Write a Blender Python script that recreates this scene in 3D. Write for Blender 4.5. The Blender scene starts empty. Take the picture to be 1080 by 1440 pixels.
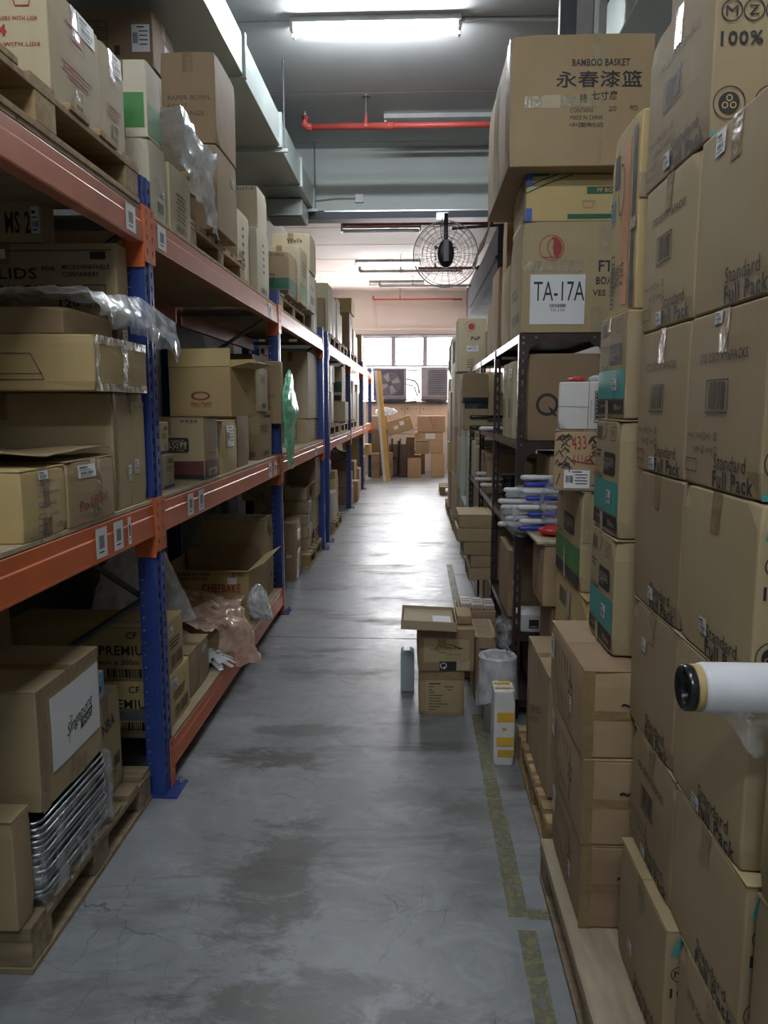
import bpy, bmesh, math, random
import numpy as np
from mathutils import Vector, Matrix, noise
random.seed(7)
scene = bpy.context.scene
R = math.radians
# ------------------------------------------------------------------ camera
F, HC = 1081.0, 1.55
PSI, TH = R(2.41415), R(7.79591)
cam_d = bpy.data.cameras.new('camera'); cam = bpy.data.objects.new('camera', cam_d)
scene.collection.objects.link(cam); scene.camera = cam
cam_d.sensor_fit = 'VERTICAL'; cam_d.sensor_height = 36; cam_d.lens = F/1440*36
cam_d.clip_start = .05; cam_d.clip_end = 100
cam.location = (0, 0, HC); cam.rotation_euler = (R(90)-TH, 0, PSI)
# ------------------------------------------------------------------ world / exposure
W = bpy.data.worlds.new('world'); scene.world = W; W.use_nodes = True
bg = W.node_tree.nodes['Background']; bg.inputs[0].default_value = (.93, .96, 1, 1); bg.inputs[1].default_value = 12.0
scene.view_settings.view_transform = 'Standard'; scene.view_settings.look = 'None'
scene.view_settings.exposure = 0.56; scene.view_settings.gamma = 1; scene.view_settings.use_curve_mapping = False
scene.cycles.max_bounces = 7; scene.cycles.diffuse_bounces = 4; scene.cycles.glossy_bounces = 3
scene.cycles.transparent_max_bounces = 10; scene.cycles.transmission_bounces = 4
scene.cycles.caustics_reflective = False; scene.cycles.caustics_refractive = False
scene.cycles.sample_clamp_indirect = 4
TUBE_E = 95.0
# daylight through the windows of the far wall
ld = bpy.data.lights.new('window_daylight', 'AREA'); ld.shape = 'RECTANGLE'; ld.size = 4.4; ld.size_y = 2.0
ld.energy = 800; ld.color = (1, .93, .92)
lo = bpy.data.objects.new('window_daylight', ld); scene.collection.objects.link(lo)
lo.location = (.0, 19.1, 2.75); lo.rotation_euler = (R(-82), 0, 0)

# ------------------------------------------------------------------ view helpers: measured pixels to places on real planes
_f = np.array([-math.sin(PSI)*math.cos(TH), math.cos(PSI)*math.cos(TH), -math.sin(TH)])
_r = np.array([math.cos(PSI), math.sin(PSI), 0.]); _u = np.cross(_r, _f); _C = np.array([0, 0, HC])
def ray(px, py): return _f+_r*(px-540)/F+_u*(720-py)/F
def onX(px, py, X): d = ray(px, py); return _C+d*(X/d[0])
def onY(px, py, Y): d = ray(px, py); return _C+d*(Y/d[1])
def onZ(px, py, Z): d = ray(px, py); return _C+d*((Z-HC)/d[2])
def _solve(n, p, q):            # unknown coordinate q along axis: n.(p+q e)=0
    return 0
def Yat(px, X, Z):
    n = _r-_f*(px-540)/F; p = np.array([X, 0, Z-HC]); return -np.dot(n, p)/n[1]
def Xat(px, Y, Z):
    n = _r-_f*(px-540)/F; p = np.array([0, Y, Z-HC]); return -np.dot(n, p)/n[0]
def Zat(py, X, Y):
    n = _u-_f*(720-py)/F; p = np.array([X, Y, 0]); return HC-np.dot(n, p)/n[2]

# ------------------------------------------------------------------ materials
MAT = {}
def nt(name):
    m = bpy.data.materials.new(name); m.use_nodes = True
    t = m.node_tree; b = t.nodes['Principled BSDF']; return m, t, b
def setc(b, c, r=.6, me=0., **k):
    b.inputs['Base Color'].default_value = (*c, 1); b.inputs['Roughness'].default_value = r; b.inputs['Metallic'].default_value = me
    for a, v in k.items(): b.inputs[a].default_value = v
def noise_mix(t, c1, c2, scale=5., vec='Object', stretch=(1, 1, 1), detail=4, lo=.35, hi=.65):
    tc = t.nodes.new('ShaderNodeTexCoord'); mp = t.nodes.new('ShaderNodeMapping'); mp.inputs['Scale'].default_value = stretch
    n = t.nodes.new('ShaderNodeTexNoise'); n.inputs['Scale'].default_value = scale; n.inputs['Detail'].default_value = detail
    t.links.new(tc.outputs[vec], mp.inputs[0]); t.links.new(mp.outputs[0], n.inputs['Vector'])
    mr = t.nodes.new('ShaderNodeMapRange'); mr.inputs[1].default_value = lo; mr.inputs[2].default_value = hi
    t.links.new(n.outputs['Fac'], mr.inputs[0])
    mx = t.nodes.new('ShaderNodeMix'); mx.data_type = 'RGBA'
    mx.inputs[6].default_value = (*c1, 1); mx.inputs[7].default_value = (*c2, 1)
    t.links.new(mr.outputs[0], mx.inputs[0]); return mx.outputs[2], mr.outputs[0], n
def plain(name, c, r=.6, me=0., c2=None, scale=6., stretch=(1, 1, 1), bump=0, **k):
    m, t, b = nt(name); setc(b, c, r, me, **k)
    c2 = c2 or tuple(x*.82 for x in c)
    o, fac, n = noise_mix(t, c, c2, scale, stretch=stretch); t.links.new(o, b.inputs['Base Color'])
    if bump:
        bp = t.nodes.new('ShaderNodeBump'); bp.inputs['Strength'].default_value = bump; bp.inputs['Distance'].default_value = .01
        t.links.new(n.outputs['Fac'], bp.inputs['Height']); t.links.new(bp.outputs[0], b.inputs['Normal'])
    MAT[name] = m; return m
def kraft(name, c, c2, r=.72):
    """corrugated board: per-carton tint, faint flutes, soft blotches"""
    m, t, b = nt(name); setc(b, c, r)
    b.inputs['Specular IOR Level'].default_value = .35
    o, fac, n = noise_mix(t, c, c2, 3.0, detail=6, lo=.3, hi=.7)
    o2, f2, n2 = noise_mix(t, (1, 1, 1), (.972, .968, .962), 60., stretch=(1, 1, .06), detail=2)
    mul = t.nodes.new('ShaderNodeMix'); mul.data_type = 'RGBA'; mul.blend_type = 'MULTIPLY'; mul.inputs[0].default_value = 1
    t.links.new(o, mul.inputs[6]); t.links.new(o2, mul.inputs[7])
    oi = t.nodes.new('ShaderNodeObjectInfo'); hs = t.nodes.new('ShaderNodeHueSaturation')
    m1 = t.nodes.new('ShaderNodeMapRange'); m1.inputs[3].default_value = .82; m1.inputs[4].default_value = 1.12
    m2 = t.nodes.new('ShaderNodeMapRange'); m2.inputs[3].default_value = .492; m2.inputs[4].default_value = .506
    t.links.new(oi.outputs['Random'], m1.inputs[0]); t.links.new(oi.outputs['Random'], m2.inputs[0])
    t.links.new(m1.outputs[0], hs.inputs['Value']); t.links.new(m2.outputs[0], hs.inputs['Hue'])
    t.links.new(mul.outputs[2], hs.inputs['Color']); t.links.new(hs.outputs[0], b.inputs['Base Color'])
    bp = t.nodes.new('ShaderNodeBump'); bp.inputs['Strength'].default_value = .25; bp.inputs['Distance'].default_value = .004
    t.links.new(n.outputs['Fac'], bp.inputs['Height']); t.links.new(bp.outputs[0], b.inputs['Normal'])
    MAT[name] = m; return m
kraft('kraft', (0.395, 0.307, 0.179), (0.345, 0.26, 0.145))
kraft('kraft_pale', (0.531, 0.452, 0.305), (0.475, 0.395, 0.254))
kraft('kraft_yellow', (0.565, 0.429, 0.198), (0.486, 0.367, 0.164))
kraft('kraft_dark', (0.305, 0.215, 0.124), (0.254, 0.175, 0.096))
kraft('kraft_red', (0.379, 0.266, 0.158), (0.322, 0.22, 0.124))
kraft('kraft_peach', (.50, .33, .20), (.45, .29, .17))
kraft('kraft_blue', (.22, .42, .55), (.2, .38, .5), .5)
kraft('white_card', (.66, .65, .63), (.6, .59, .57), .5)
kraft('cream_card', (.62, .57, .44), (.56, .50, .37))
plain('tape', (.27, .185, .09), .30, c2=(.23, .155, .075), scale=30, bump=.5)
plain('tape_clear', (.37, .30, .19), .27, c2=(.32, .26, .16), scale=30, bump=.5)
plain('tape_yellow', (.72, .42, .05), .25)
plain('tape_black', (.02, .022, .035), .2)
plain('container_white', (.46, .55, .60), .35)
plain('roll_white', (.80, .81, .84), .3)
plain('paper', (.74, .75, .76), .55, c2=(.68, .69, .70))
plain('ink', (.022, .020, .020), .6)
plain('ink_grey', (.09, .075, .055), .6)
plain('ink_blue', (.07, .065, .30), .6)
plain('ink_red', (.34, .035, .03), .6)
plain('ink_faint_red', (.42, .20, .14), .6)
plain('ink_teal', (.06, .33, .30), .55)
plain('ink_green', (.06, .24, .055), .55)
plain('ink_dkgreen', (.015, .10, .055), .55)
plain('ink_orange', (.60, .26, .11), .55)
plain('ink_maroon', (.13, .03, .028), .55)
plain('strap_blue', (.03, .10, .45), .3)
plain('rack_blue', (.025, .055, .24), .38, c2=(.018, .04, .18), scale=9, bump=.1)
plain('rack_orange', (.62, .135, .035), .4, c2=(.52, .11, .03), scale=5)
plain('rack_orange_lit', (.56, .20, .12), .34, c2=(.47, .16, .10), scale=5)  # beam orange with the salmon cast of the lighting put into its colour
plain('zinc', (.55, .56, .57), .32, .85)
plain('steel_brace', (.20, .21, .21), .42, .6)
plain('shelf_brown', (.045, .026, .024), .34, c2=(.03, .018, .017), scale=12)
plain('shelf_green', (.42, .50, .46), .4)
plain('black_plastic', (.012, .012, .013), .22)
plain('black_metal', (.02, .02, .023), .4, .3)
plain('white_plastic', (.72, .72, .72), .3)
plain('blue_plastic', (.03, .055, .40), .28)
plain('red_plastic', (.5, .03, .03), .28)
plain('pipe_red', (.48, .075, .06), .4)
plain('pipe_grey', (.35, .34, .33), .45)
plain('pipe_white', (.7, .7, .68), .45)
plain('duct', (.50, .56, .54), .38, .25, c2=(.45, .51, .49), scale=2)
plain('duct_dark', (.12, .125, .12), .5, .3)
plain('boxing_grey', (.07, .07, .075), .95, **{'Specular IOR Level': .1})
plain('aluminium', (.62, .63, .65), .28, .9)
plain('yellow_wood', (.72, .45, .12), .5, c2=(.62, .37, .09), stretch=(1, 1, .1))
plain('condenser', (.36, .34, .37), .5)
plain('condenser_dark', (.10, .09, .13), .5)
def wood(name, c, c2, st):
    m, t, b = nt(name); setc(b, c, .75)
    o, f, n = noise_mix(t, c, c2, 9., stretch=st, detail=6)
    oi = t.nodes.new('ShaderNodeObjectInfo'); hs = t.nodes.new('ShaderNodeHueSaturation')
    m1 = t.nodes.new('ShaderNodeMapRange'); m1.inputs[3].default_value = .75; m1.inputs[4].default_value = 1.15
    t.links.new(oi.outputs['Random'], m1.inputs[0]); t.links.new(m1.outputs[0], hs.inputs['Value'])
    t.links.new(o, hs.inputs['Color']); t.links.new(hs.outputs[0], b.inputs['Base Color'])
    MAT[name] = m
wood('pallet_wood', (.42, .29, .14), (.27, .17, .08), (.4, 4, 4))
wood('pallet_grey', (.33, .25, .15), (.20, .145, .085), (.4, 4, 4))
wood('plywood', (.47, .40, .28), (.33, .27, .18), (3, .5, 3))
wood('deck_ply', (.46, .37, .24), (.38, .29, .18), (.6, 3, 3))
def thin_plastic(name, c, op=.45, r=.18, back=.5):
    m, t, b = nt(name); setc(b, c, r); b.inputs['Specular IOR Level'].default_value = .8
    out = t.nodes['Material Output']
    tr = t.nodes.new('ShaderNodeBsdfTransparent'); tr.inputs[0].default_value = (.96, .97, .98, 1)
    tl = t.nodes.new('ShaderNodeBsdfTranslucent'); tl.inputs[0].default_value = (*c, 1)
    m1 = t.nodes.new('ShaderNodeMixShader'); m1.inputs[0].default_value = back*.5
    t.links.new(b.outputs[0], m1.inputs[1]); t.links.new(tl.outputs[0], m1.inputs[2])
    m2 = t.nodes.new('ShaderNodeMixShader')
    _, fac, n = noise_mix(t, c, c, 14., detail=5, lo=.4, hi=.62)
    mr = t.nodes.new('ShaderNodeMapRange'); mr.inputs[3].default_value = max(0, op-.2); mr.inputs[4].default_value = min(1, op+.25)
    t.links.new(fac, mr.inputs[0]); t.links.new(mr.outputs[0], m2.inputs[0])
    t.links.new(tr.outputs[0], m2.inputs[1]); t.links.new(m1.outputs[0], m2.inputs[2])
    t.links.new(m2.outputs[0], out.inputs[0])
    bp = t.nodes.new('ShaderNodeBump'); bp.inputs['Strength'].default_value = .6; bp.inputs['Distance'].default_value = .01
    t.links.new(n.outputs['Fac'], bp.inputs['Height']); t.links.new(bp.outputs[0], b.inputs['Normal'])
    MAT[name] = m
thin_plastic('film', (.80, .84, .87), .58)
thin_plastic('film_clear', (.75, .77, .8), .16)
thin_plastic('bag_white', (.78, .8, .82), .72)
thin_plastic('bag_pink', (.86, .60, .47), .68)
thin_plastic('bag_green', (.26, .74, .47), .72)
thin_plastic('gloves_white', (.8, .82, .84), .92)
thin_plastic('tray_wrap', (.7, .72, .75), .26)
# walls
def wallmat(name, c, c2, r=.7, panels=None):
    m, t, b = nt(name); setc(b, c, r)
    o, f, n = noise_mix(t, c, c2, 1.2, detail=7, lo=.3, hi=.75); t.links.new(o, b.inputs['Base Color']); MAT[name] = m
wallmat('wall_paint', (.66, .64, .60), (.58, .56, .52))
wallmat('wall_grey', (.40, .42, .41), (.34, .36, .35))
wallmat('wall_shaded', (.13, .135, .14), (.10, .105, .11))  # shade of the rack depths put into the near left wall's colour
wallmat('wall_far', (.62, .53, .48), (.55, .46, .41))
wallmat('ceiling_paint', (.56, .57, .57), (.47, .48, .48))
wallmat('beam_paint', (.66, .72, .69), (.58, .63, .60))
wallmat('panel_peach', (.72, .53, .40), (.62, .44, .32))
plain('window_frame', (.25, .22, .24), .5)
plain('conduit_dark', (.08, .085, .10), .5)
def emis(name, c, s):
    m, t, b = nt(name); setc(b, c, .4)
    b.inputs['Emission Color'].default_value = (*c, 1); b.inputs['Emission Strength'].default_value = s; MAT[name] = m
emis('tube_light', (.90, .95, 1), TUBE_E)
m, t, b = nt('glass'); out = t.nodes['Material Output']
gl = t.nodes.new('ShaderNodeBsdfGlossy'); gl.inputs['Roughness'].default_value = .05
tr = t.nodes.new('ShaderNodeBsdfTransparent'); tr.inputs[0].default_value = (.93, .95, .96, 1)
mx = t.nodes.new('ShaderNodeMixShader'); mx.inputs[0].default_value = .06
t.links.new(tr.outputs[0], mx.inputs[1]); t.links.new(gl.outputs[0], mx.inputs[2]); t.links.new(mx.outputs[0], out.inputs[0]); MAT['glass'] = m
emis('tube_light_dim', (.90, .95, 1), 24.0)
# concrete floor
m, t, b = nt('concrete'); L = t.links.new; N = t.nodes.new
tc = N('ShaderNodeTexCoord')
def nz(scale, detail=6, rough=.6, st=(1, 1, 1), dist=0.):
    mp = N('ShaderNodeMapping'); mp.inputs['Scale'].default_value = st; L(tc.outputs['Object'], mp.inputs[0])
    n = N('ShaderNodeTexNoise'); n.inputs['Scale'].default_value = scale; n.inputs['Detail'].default_value = detail
    n.inputs['Roughness'].default_value = rough; n.inputs['Distortion'].default_value = dist; L(mp.outputs[0], n.inputs['Vector']); return n.outputs['Fac']
def mr(v, a, b_, c=0., d=1.):
    n = N('ShaderNodeMapRange'); n.inputs[1].default_value = a; n.inputs[2].default_value = b_; n.inputs[3].default_value = c; n.inputs[4].default_value = d; L(v, n.inputs[0]); return n.outputs[0]
def mixc(f, c1, c2, mode='MIX'):
    n = N('ShaderNodeMix'); n.data_type = 'RGBA'; n.blend_type = mode
    if isinstance(f, float): n.inputs[0].default_value = f
    else: L(f, n.inputs[0])
    for i, c in ((6, c1), (7, c2)):
        if isinstance(c, tuple): n.inputs[i].default_value = (*c, 1)
        else: L(c, n.inputs[i])
    return n.outputs[2]
def mth(op, a, b_):
    n = N('ShaderNodeMath'); n.operation = op
    for i, v in ((0, a), (1, b_)):
        if isinstance(v, (int, float)): n.inputs[i].default_value = v
        else: L(v, n.inputs[i])
    return n.outputs[0]
big = nz(1.3, 8, .65, (1, .8, 1), .4); fine = nz(9, 8, .7); stain = nz(1.5, 9, .70, (.6, 1.9, 1), .5); blot = nz(3.3, 9, .7, (1, 1.2, 1), 1.0)
col = mixc(mr(big, .38, .62), (.165, .178, .190), (.30, .318, .330))
col = mixc(mr(fine, .42, .62, 0, .75), col, (.235, .248, .258))
col = mixc(mr(nz(4.3, 9, .75, (1, 1.3, 1), .8), .50, .66, 0, .55), col, (.37, .385, .395))
col = mixc(mr(stain, .52, .64, 0, .72), col, (.10, .094, .088))
col = mixc(mr(blot, .60, .67, 0, .6), col, (.13, .12, .11))
sep = N('ShaderNodeSeparateXYZ'); L(tc.outputs['Object'], sep.inputs[0]); rag = nz(7, 9, .75, (.8, 1.4, 1), .5)
for sx, sy, rx, ry, st_ in ((-.62, 3.22, .34, .10, .85), (-.50, 3.52, .34, .08, .6), (-.46, 2.35, .17, .42, .75), (-.30, 1.78, .38, .16, .8), (.12, 1.72, .25, .13, .6), (-.30, 4.35, .40, .07, .6), (.05, 2.9, .25, .10, .35), (.22, 2.45, .12, .25, .4)):
    ex = mth('POWER', mth('MULTIPLY', mth('SUBTRACT', sep.outputs[0], sx), 1/rx), 2.0); ey = mth('POWER', mth('MULTIPLY', mth('SUBTRACT', sep.outputs[1], sy), 1/ry), 2.0)
    dd = mth('SUBTRACT', mth('ADD', ex, ey), mth('MULTIPLY', mth('SUBTRACT', rag, .5), 6.5))
    col = mixc(mr(dd, .2, 1.1, st_, 0), col, (.075, .068, .060))
vo = N('ShaderNodeTexVoronoi'); vo.feature = 'DISTANCE_TO_EDGE'; vo.inputs['Scale'].default_value = 5.2
mpv = N('ShaderNodeMapping'); L(tc.outputs['Object'], mpv.inputs[0])
dn = N('ShaderNodeTexNoise'); dn.inputs['Scale'].default_value = 4; dn.inputs['Detail'].default_value = 6; L(tc.outputs['Object'], dn.inputs['Vector'])
va = N('ShaderNodeVectorMath'); va.operation = 'MULTIPLY_ADD'; L(dn.outputs['Color'], va.inputs[0]); va.inputs[1].default_value = (.22, .22, 0); L(mpv.outputs[0], va.inputs[2])
L(va.outputs[0], vo.inputs['Vector'])
crack = mr(vo.outputs['Distance'], 0, .008, 1, 0)
crack = mth('MULTIPLY', crack, mr(nz(1.7, 3), .46, .58))
col = mixc(mth('MULTIPLY', crack, .75), col, (.03, .03, .03))
spk = mr(nz(42, 3, .6), .70, .73, 0, .6); spk = mth('MULTIPLY', spk, mr(nz(1.1, 4), .5, .6))
col = mixc(spk, col, (.05, .045, .04))
L(col, b.inputs['Base Color'])
rg = mr(big, .3, .7, .30, .42); rg = mth('ADD', rg, mr(stain, .56, .7, 0, .25)); rg = mth('ADD', rg, mr(nz(14, 5), .4, .7, 0, .08)); L(rg, b.inputs['Roughness'])
b.inputs['Specular IOR Level'].default_value = .6
bp = N('ShaderNodeBump'); bp.inputs['Strength'].default_value = .16; bp.inputs['Distance'].default_value = .01
hh = mth('SUBTRACT', mth('MULTIPLY', nz(3.0, 5), 1.0), mth('MULTIPLY', crack, .25)); L(hh, bp.inputs['Height']); L(bp.outputs[0], b.inputs['Normal'])
MAT['concrete'] = m
# worn yellow floor paint
m, t, b = nt('floor_yellow'); setc(b, (.235, .225, .115), .5); out = t.nodes['Material Output']
_, fac, n = noise_mix(t, (0, 0, 0), (1, 1, 1), 34., detail=9, lo=.40, hi=.60)
tr = t.nodes.new('ShaderNodeBsdfTransparent'); mx = t.nodes.new('ShaderNodeMixShader')
mr2 = t.nodes.new('ShaderNodeMapRange'); mr2.inputs[3].default_value = .15; mr2.inputs[4].default_value = .85; t.links.new(fac, mr2.inputs[0])
t.links.new(mr2.outputs[0], mx.inputs[0]); t.links.new(tr.outputs[0], mx.inputs[1]); t.links.new(b.outputs[0], mx.inputs[2]); t.links.new(mx.outputs[0], out.inputs[0]); MAT['floor_yellow'] = m

# ------------------------------------------------------------------ object helpers
COL = scene.collection
def empty(name, loc=(0, 0, 0), rz=0.):
    o = bpy.data.objects.new(name, None); COL.objects.link(o); o.location = loc; o.rotation_euler = (0, 0, rz); o.empty_display_size = .1; return o
def tag(o, label=None, cat=None, group=None, kind=None):
    if label: o['label'] = label
    if cat: o['category'] = cat
    if group: o['group'] = group
    if kind: o['kind'] = kind
    return o
def link(name, me, m, parent=None):
    o = bpy.data.objects.new(name, me); COL.objects.link(o)
    if m is not None and len(me.materials) == 0: me.materials.append(MAT[m] if isinstance(m, str) else m)
    if parent: o.parent = parent
    return o
class MB:
    """collects boxes, tubes and prisms into one mesh"""
    def __init__(s): s.v = []; s.f = []
    def raw(s, v, f): k = len(s.v); s.v += [tuple(p) for p in v]; s.f += [tuple(i+k for i in q) for q in f]; return s
    def box(s, x0, x1, y0, y1, z0, z1, M=None):
        v = [Vector(p) for p in ((x0,y0,z0),(x1,y0,z0),(x1,y1,z0),(x0,y1,z0),(x0,y0,z1),(x1,y0,z1),(x1,y1,z1),(x0,y1,z1))]
        if M is not None: v = [M@p for p in v]
        return s.raw(v, [(0,3,2,1),(4,5,6,7),(0,1,5,4),(1,2,6,5),(2,3,7,6),(3,0,4,7)])
    def tube(s, pts, r, n=8, cap=True, closed=False):
        P = [Vector(p) for p in pts]; rs = r if isinstance(r, (list, tuple)) else [r]*len(P); k = len(s.v); m = len(P)
        up = Vector((0, 0, 1))
        for i, p in enumerate(P):
            if closed: d = P[(i+1) % m]-P[i-1]
            else: d = P[min(i+1, m-1)]-P[max(i-1, 0)]
            d.normalize(); a = d.cross(up)
            if a.length < 1e-3: a = d.cross(Vector((0, 1, 0)))
            a.normalize(); b_ = a.cross(d)
            for j in range(n):
                t_ = 2*math.pi*j/n; s.v.append(tuple(p+a*rs[i]*math.cos(t_)+b_*rs[i]*math.sin(t_)))
        for i in range(m if closed else m-1):
            for j in range(n):
                a0 = k+i*n+j; a1 = k+i*n+(j+1) % n; b0 = k+((i+1) % m)*n+j; b1 = k+((i+1) % m)*n+(j+1) % n
                s.f.append((a0, a1, b1, b0))
        if cap and not closed: s.f.append(tuple(k+j for j in range(n))[::-1]); s.f.append(tuple(k+(m-1)*n+j for j in range(n)))
        return s
    def lathe(s, prof, c=(0, 0, 0), axis='Z', n=24):
        k = len(s.v)
        for (r, h) in prof:
            for j in range(n):
                t_ = 2*math.pi*j/n; a, b_ = r*math.cos(t_), r*math.sin(t_)
                p = (a, b_, h) if axis == 'Z' else ((h, a, b_) if axis == 'X' else (a, h, b_))
                s.v.append((p[0]+c[0], p[1]+c[1], p[2]+c[2]))
        for i in range(len(prof)-1):
            for j in range(n): s.f.append((k+i*n+j, k+i*n+(j+1) % n, k+(i+1)*n+(j+1) % n, k+(i+1)*n+j))
        return s
    def prism(s, poly, axis, a, b_):
        """poly: 2D points in the other two axes, extruded along axis from a to b_"""
        k = len(s.v); n = len(poly)
        for h in (a, b_):
            for (p, q) in poly: s.v.append({'X': (h, p, q), 'Y': (p, h, q), 'Z': (p, q, h)}[axis])
        s.f.append(tuple(range(k, k+n))); s.f.append(tuple(range(k+n, k+2*n))[::-1])
        for i in range(n): s.f.append((k+i, k+n+i, k+n+(i+1) % n, k+(i+1) % n))
        return s
    def mesh(s, name='m', smooth=False, fix=True):
        me = bpy.data.meshes.new(name); me.from_pydata(s.v, [], s.f)
        if fix:
            bm = bmesh.new(); bm.from_mesh(me); bmesh.ops.recalc_face_normals(bm, faces=bm.faces); bm.to_mesh(me); bm.free()
        if smooth: me.polygons.foreach_set('use_smooth', [True]*len(me.polygons))
        me.update(); return me
    def build(s, name, m, parent=None, smooth=False, bevel=0, fix=True):
        o = link(name, s.mesh(name, smooth, fix), m, parent)
        if bevel: add_bevel(o, bevel)
        return o
def add_bevel(o, w, seg=2, ang=50):
    b_ = o.modifiers.new('bevel', 'BEVEL'); b_.width = w; b_.segments = seg; b_.limit_method = 'ANGLE'; b_.angle_limit = R(ang)
def struct(name, mb, m, parent=None, bevel=0, label=None):
    o = mb.build(name, m, parent, bevel=bevel)
    if parent is None: tag(o, label, kind='structure')
    return o
# ---- text meshes
_tc = {}
def text_geo(s, bold=0., font=None):
    k = (s, bold)
    if k not in _tc:
        c = bpy.data.curves.new('t', 'FONT'); c.body = s; c.resolution_u = 2; c.offset = min(bold, .022); c.space_character = 1+min(bold, .022)*4.5
        o = bpy.data.objects.new('t', c); COL.objects.link(o)
        dg = bpy.context.evaluated_depsgraph_get(); me = bpy.data.meshes.new_from_object(o.evaluated_get(dg))
        V = [(v.co.x, v.co.y) for v in me.vertices]; Fc = [tuple(p.vertices) for p in me.polygons]
        bpy.data.objects.remove(o); bpy.data.curves.remove(c); bpy.data.meshes.remove(me)
        if V:
            x0 = min(p[0] for p in V); x1 = max(p[0] for p in V); y0 = min(p[1] for p in V); y1 = max(p[1] for p in V)
            V = [((x-x0)/(x1-x0+1e-9), (y-y0)/(y1-y0+1e-9)) for x, y in V]
        _tc[k] = (V, Fc)
    return _tc[k]
def ops_geo(ops, w, h):
    """flat print geometry in face metres. op sizes are fractions of the face"""
    V = []; Fc = []
    def add(v, f): k = len(V); V.extend(v); Fc.extend([tuple(i+k for i in q) for q in f])
    def quad(x0, y0, x1, y1, n=1):
        nx = max(1, int((x1-x0)/.035)); ny = max(1, int((y1-y0)/.035))
        v = [(x0+(x1-x0)*i/nx, y0+(y1-y0)*j/ny) for j in range(ny+1) for i in range(nx+1)]
        add(v, [(j*(nx+1)+i, j*(nx+1)+i+1, (j+1)*(nx+1)+i+1, (j+1)*(nx+1)+i) for j in range(ny) for i in range(nx)])
    for o in ops:
        k = o[0]
        if k == 't':
            _, u, v, tw, th, s = o[:6]; ex = o[6] if len(o) > 6 else {}
            tv, tf = text_geo(s, ex.get('bold', 0)); rot = ex.get('rot', 0)
            cw, chh = (tw*w, th*h)
            pts = []
            for (x, y) in tv:
                a, b_ = (x-.5)*cw, (y-.5)*chh
                a += ex.get('shear', 0)*b_
                if rot == 90: a, b_ = (-(y-.5)*cw, (x-.5)*chh)
                elif rot: c_, s_ = math.cos(R(rot)), math.sin(R(rot)); a, b_ = a*c_-b_*s_, a*s_+b_*c_
                pts.append((u*w+a, v*h+b_))
            add(pts, tf)
        elif k == 'r':
            _, u, v, rw, rh = o; quad(u*w-rw*w/2, v*h-rh*h/2, u*w+rw*w/2, v*h+rh*h/2)
        elif k == 'rr':            # rounded block
            _, u, v, rw, rh = o; a, b_ = rw*w/2, rh*h/2; r_ = min(a, b_)*.35; cx, cy = u*w, v*h
            pts = []
            for q, (sx, sy) in enumerate(((1, 1), (-1, 1), (-1, -1), (1, -1))):
                for i in range(4):
                    t_ = math.pi/2*q+math.pi/2*i/3; pts.append((cx+sx*(a-r_)+r_*math.cos(t_), cy+sy*(b_-r_)+r_*math.sin(t_)))
            add(pts, [tuple(range(len(pts)))])
        elif k == 'o':
            _, u, v, rw, rh = o[:5]; th = (o[5] if len(o) > 5 else .004); x0, x1, y0, y1 = u*w-rw*w/2, u*w+rw*w/2, v*h-rh*h/2, v*h+rh*h/2
            for q in ((x0, y0, x1, y0+th), (x0, y1-th, x1, y1), (x0, y0, x0+th, y1), (x1-th, y0, x1, y1)): quad(*q)
        elif k == 'b':
            _, u, v, rw, rh = o; rnd = random.Random(int(u*97+v*31+rw*7)); x = u*w-rw*w/2; xe = u*w+rw*w/2; st = rw*w/26
            while x < xe-st:
                bw = st*rnd.choice((.5, .5, 1, 1.5)); quad(x, v*h-rh*h/2, min(x+bw, xe), v*h+rh*h/2); x += bw+st*rnd.choice((.5, .5, 1))
        elif k in 'cge':
            _, u, v, r_ = o[:4]; n = 24; asp = o[5] if len(o) > 5 else 1; rr = r_*h
            c0 = [(u*w+rr*math.cos(6.2832*i/n)*asp, v*h+rr*math.sin(6.2832*i/n)) for i in range(n)]
            if k == 'c': add(c0, [tuple(range(n))])
            else:
                ri = rr*(1-o[4]); c1 = [(u*w+ri*math.cos(6.2832*i/n)*asp, v*h+ri*math.sin(6.2832*i/n)) for i in range(n)]
                add(c0+c1, [(i, (i+1) % n, n+(i+1) % n, n+i) for i in range(n)])
        elif k == 'l':
            pts = o[1]; th = o[2]
            for (a, b_), (c_, d) in zip(pts, pts[1:]):
                a, b_, c_, d = a*w, b_*h, c_*w, d*h; dx, dy = c_-a, d-b_; ll = math.hypot(dx, dy)+1e-9; nx, ny = -dy/ll*th/2, dx/ll*th/2
                add([(a+nx, b_+ny), (a-nx, b_-ny), (c_-nx, d-ny), (c_+nx, d+ny)], [(0, 1, 2, 3)])
        elif k == 'p':             # filled polygon
            add([(a*w, b_*h) for a, b_ in o[1]], [tuple(range(len(o[1])))])
    return V, Fc
OFF = {'tape': .0009, 'tape_clear': .0011}
PLACED = []; FRAMES_Y = [2.92, 5.66, 8.30, 8.78, 11.75, 14.45, 17.1]
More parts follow.
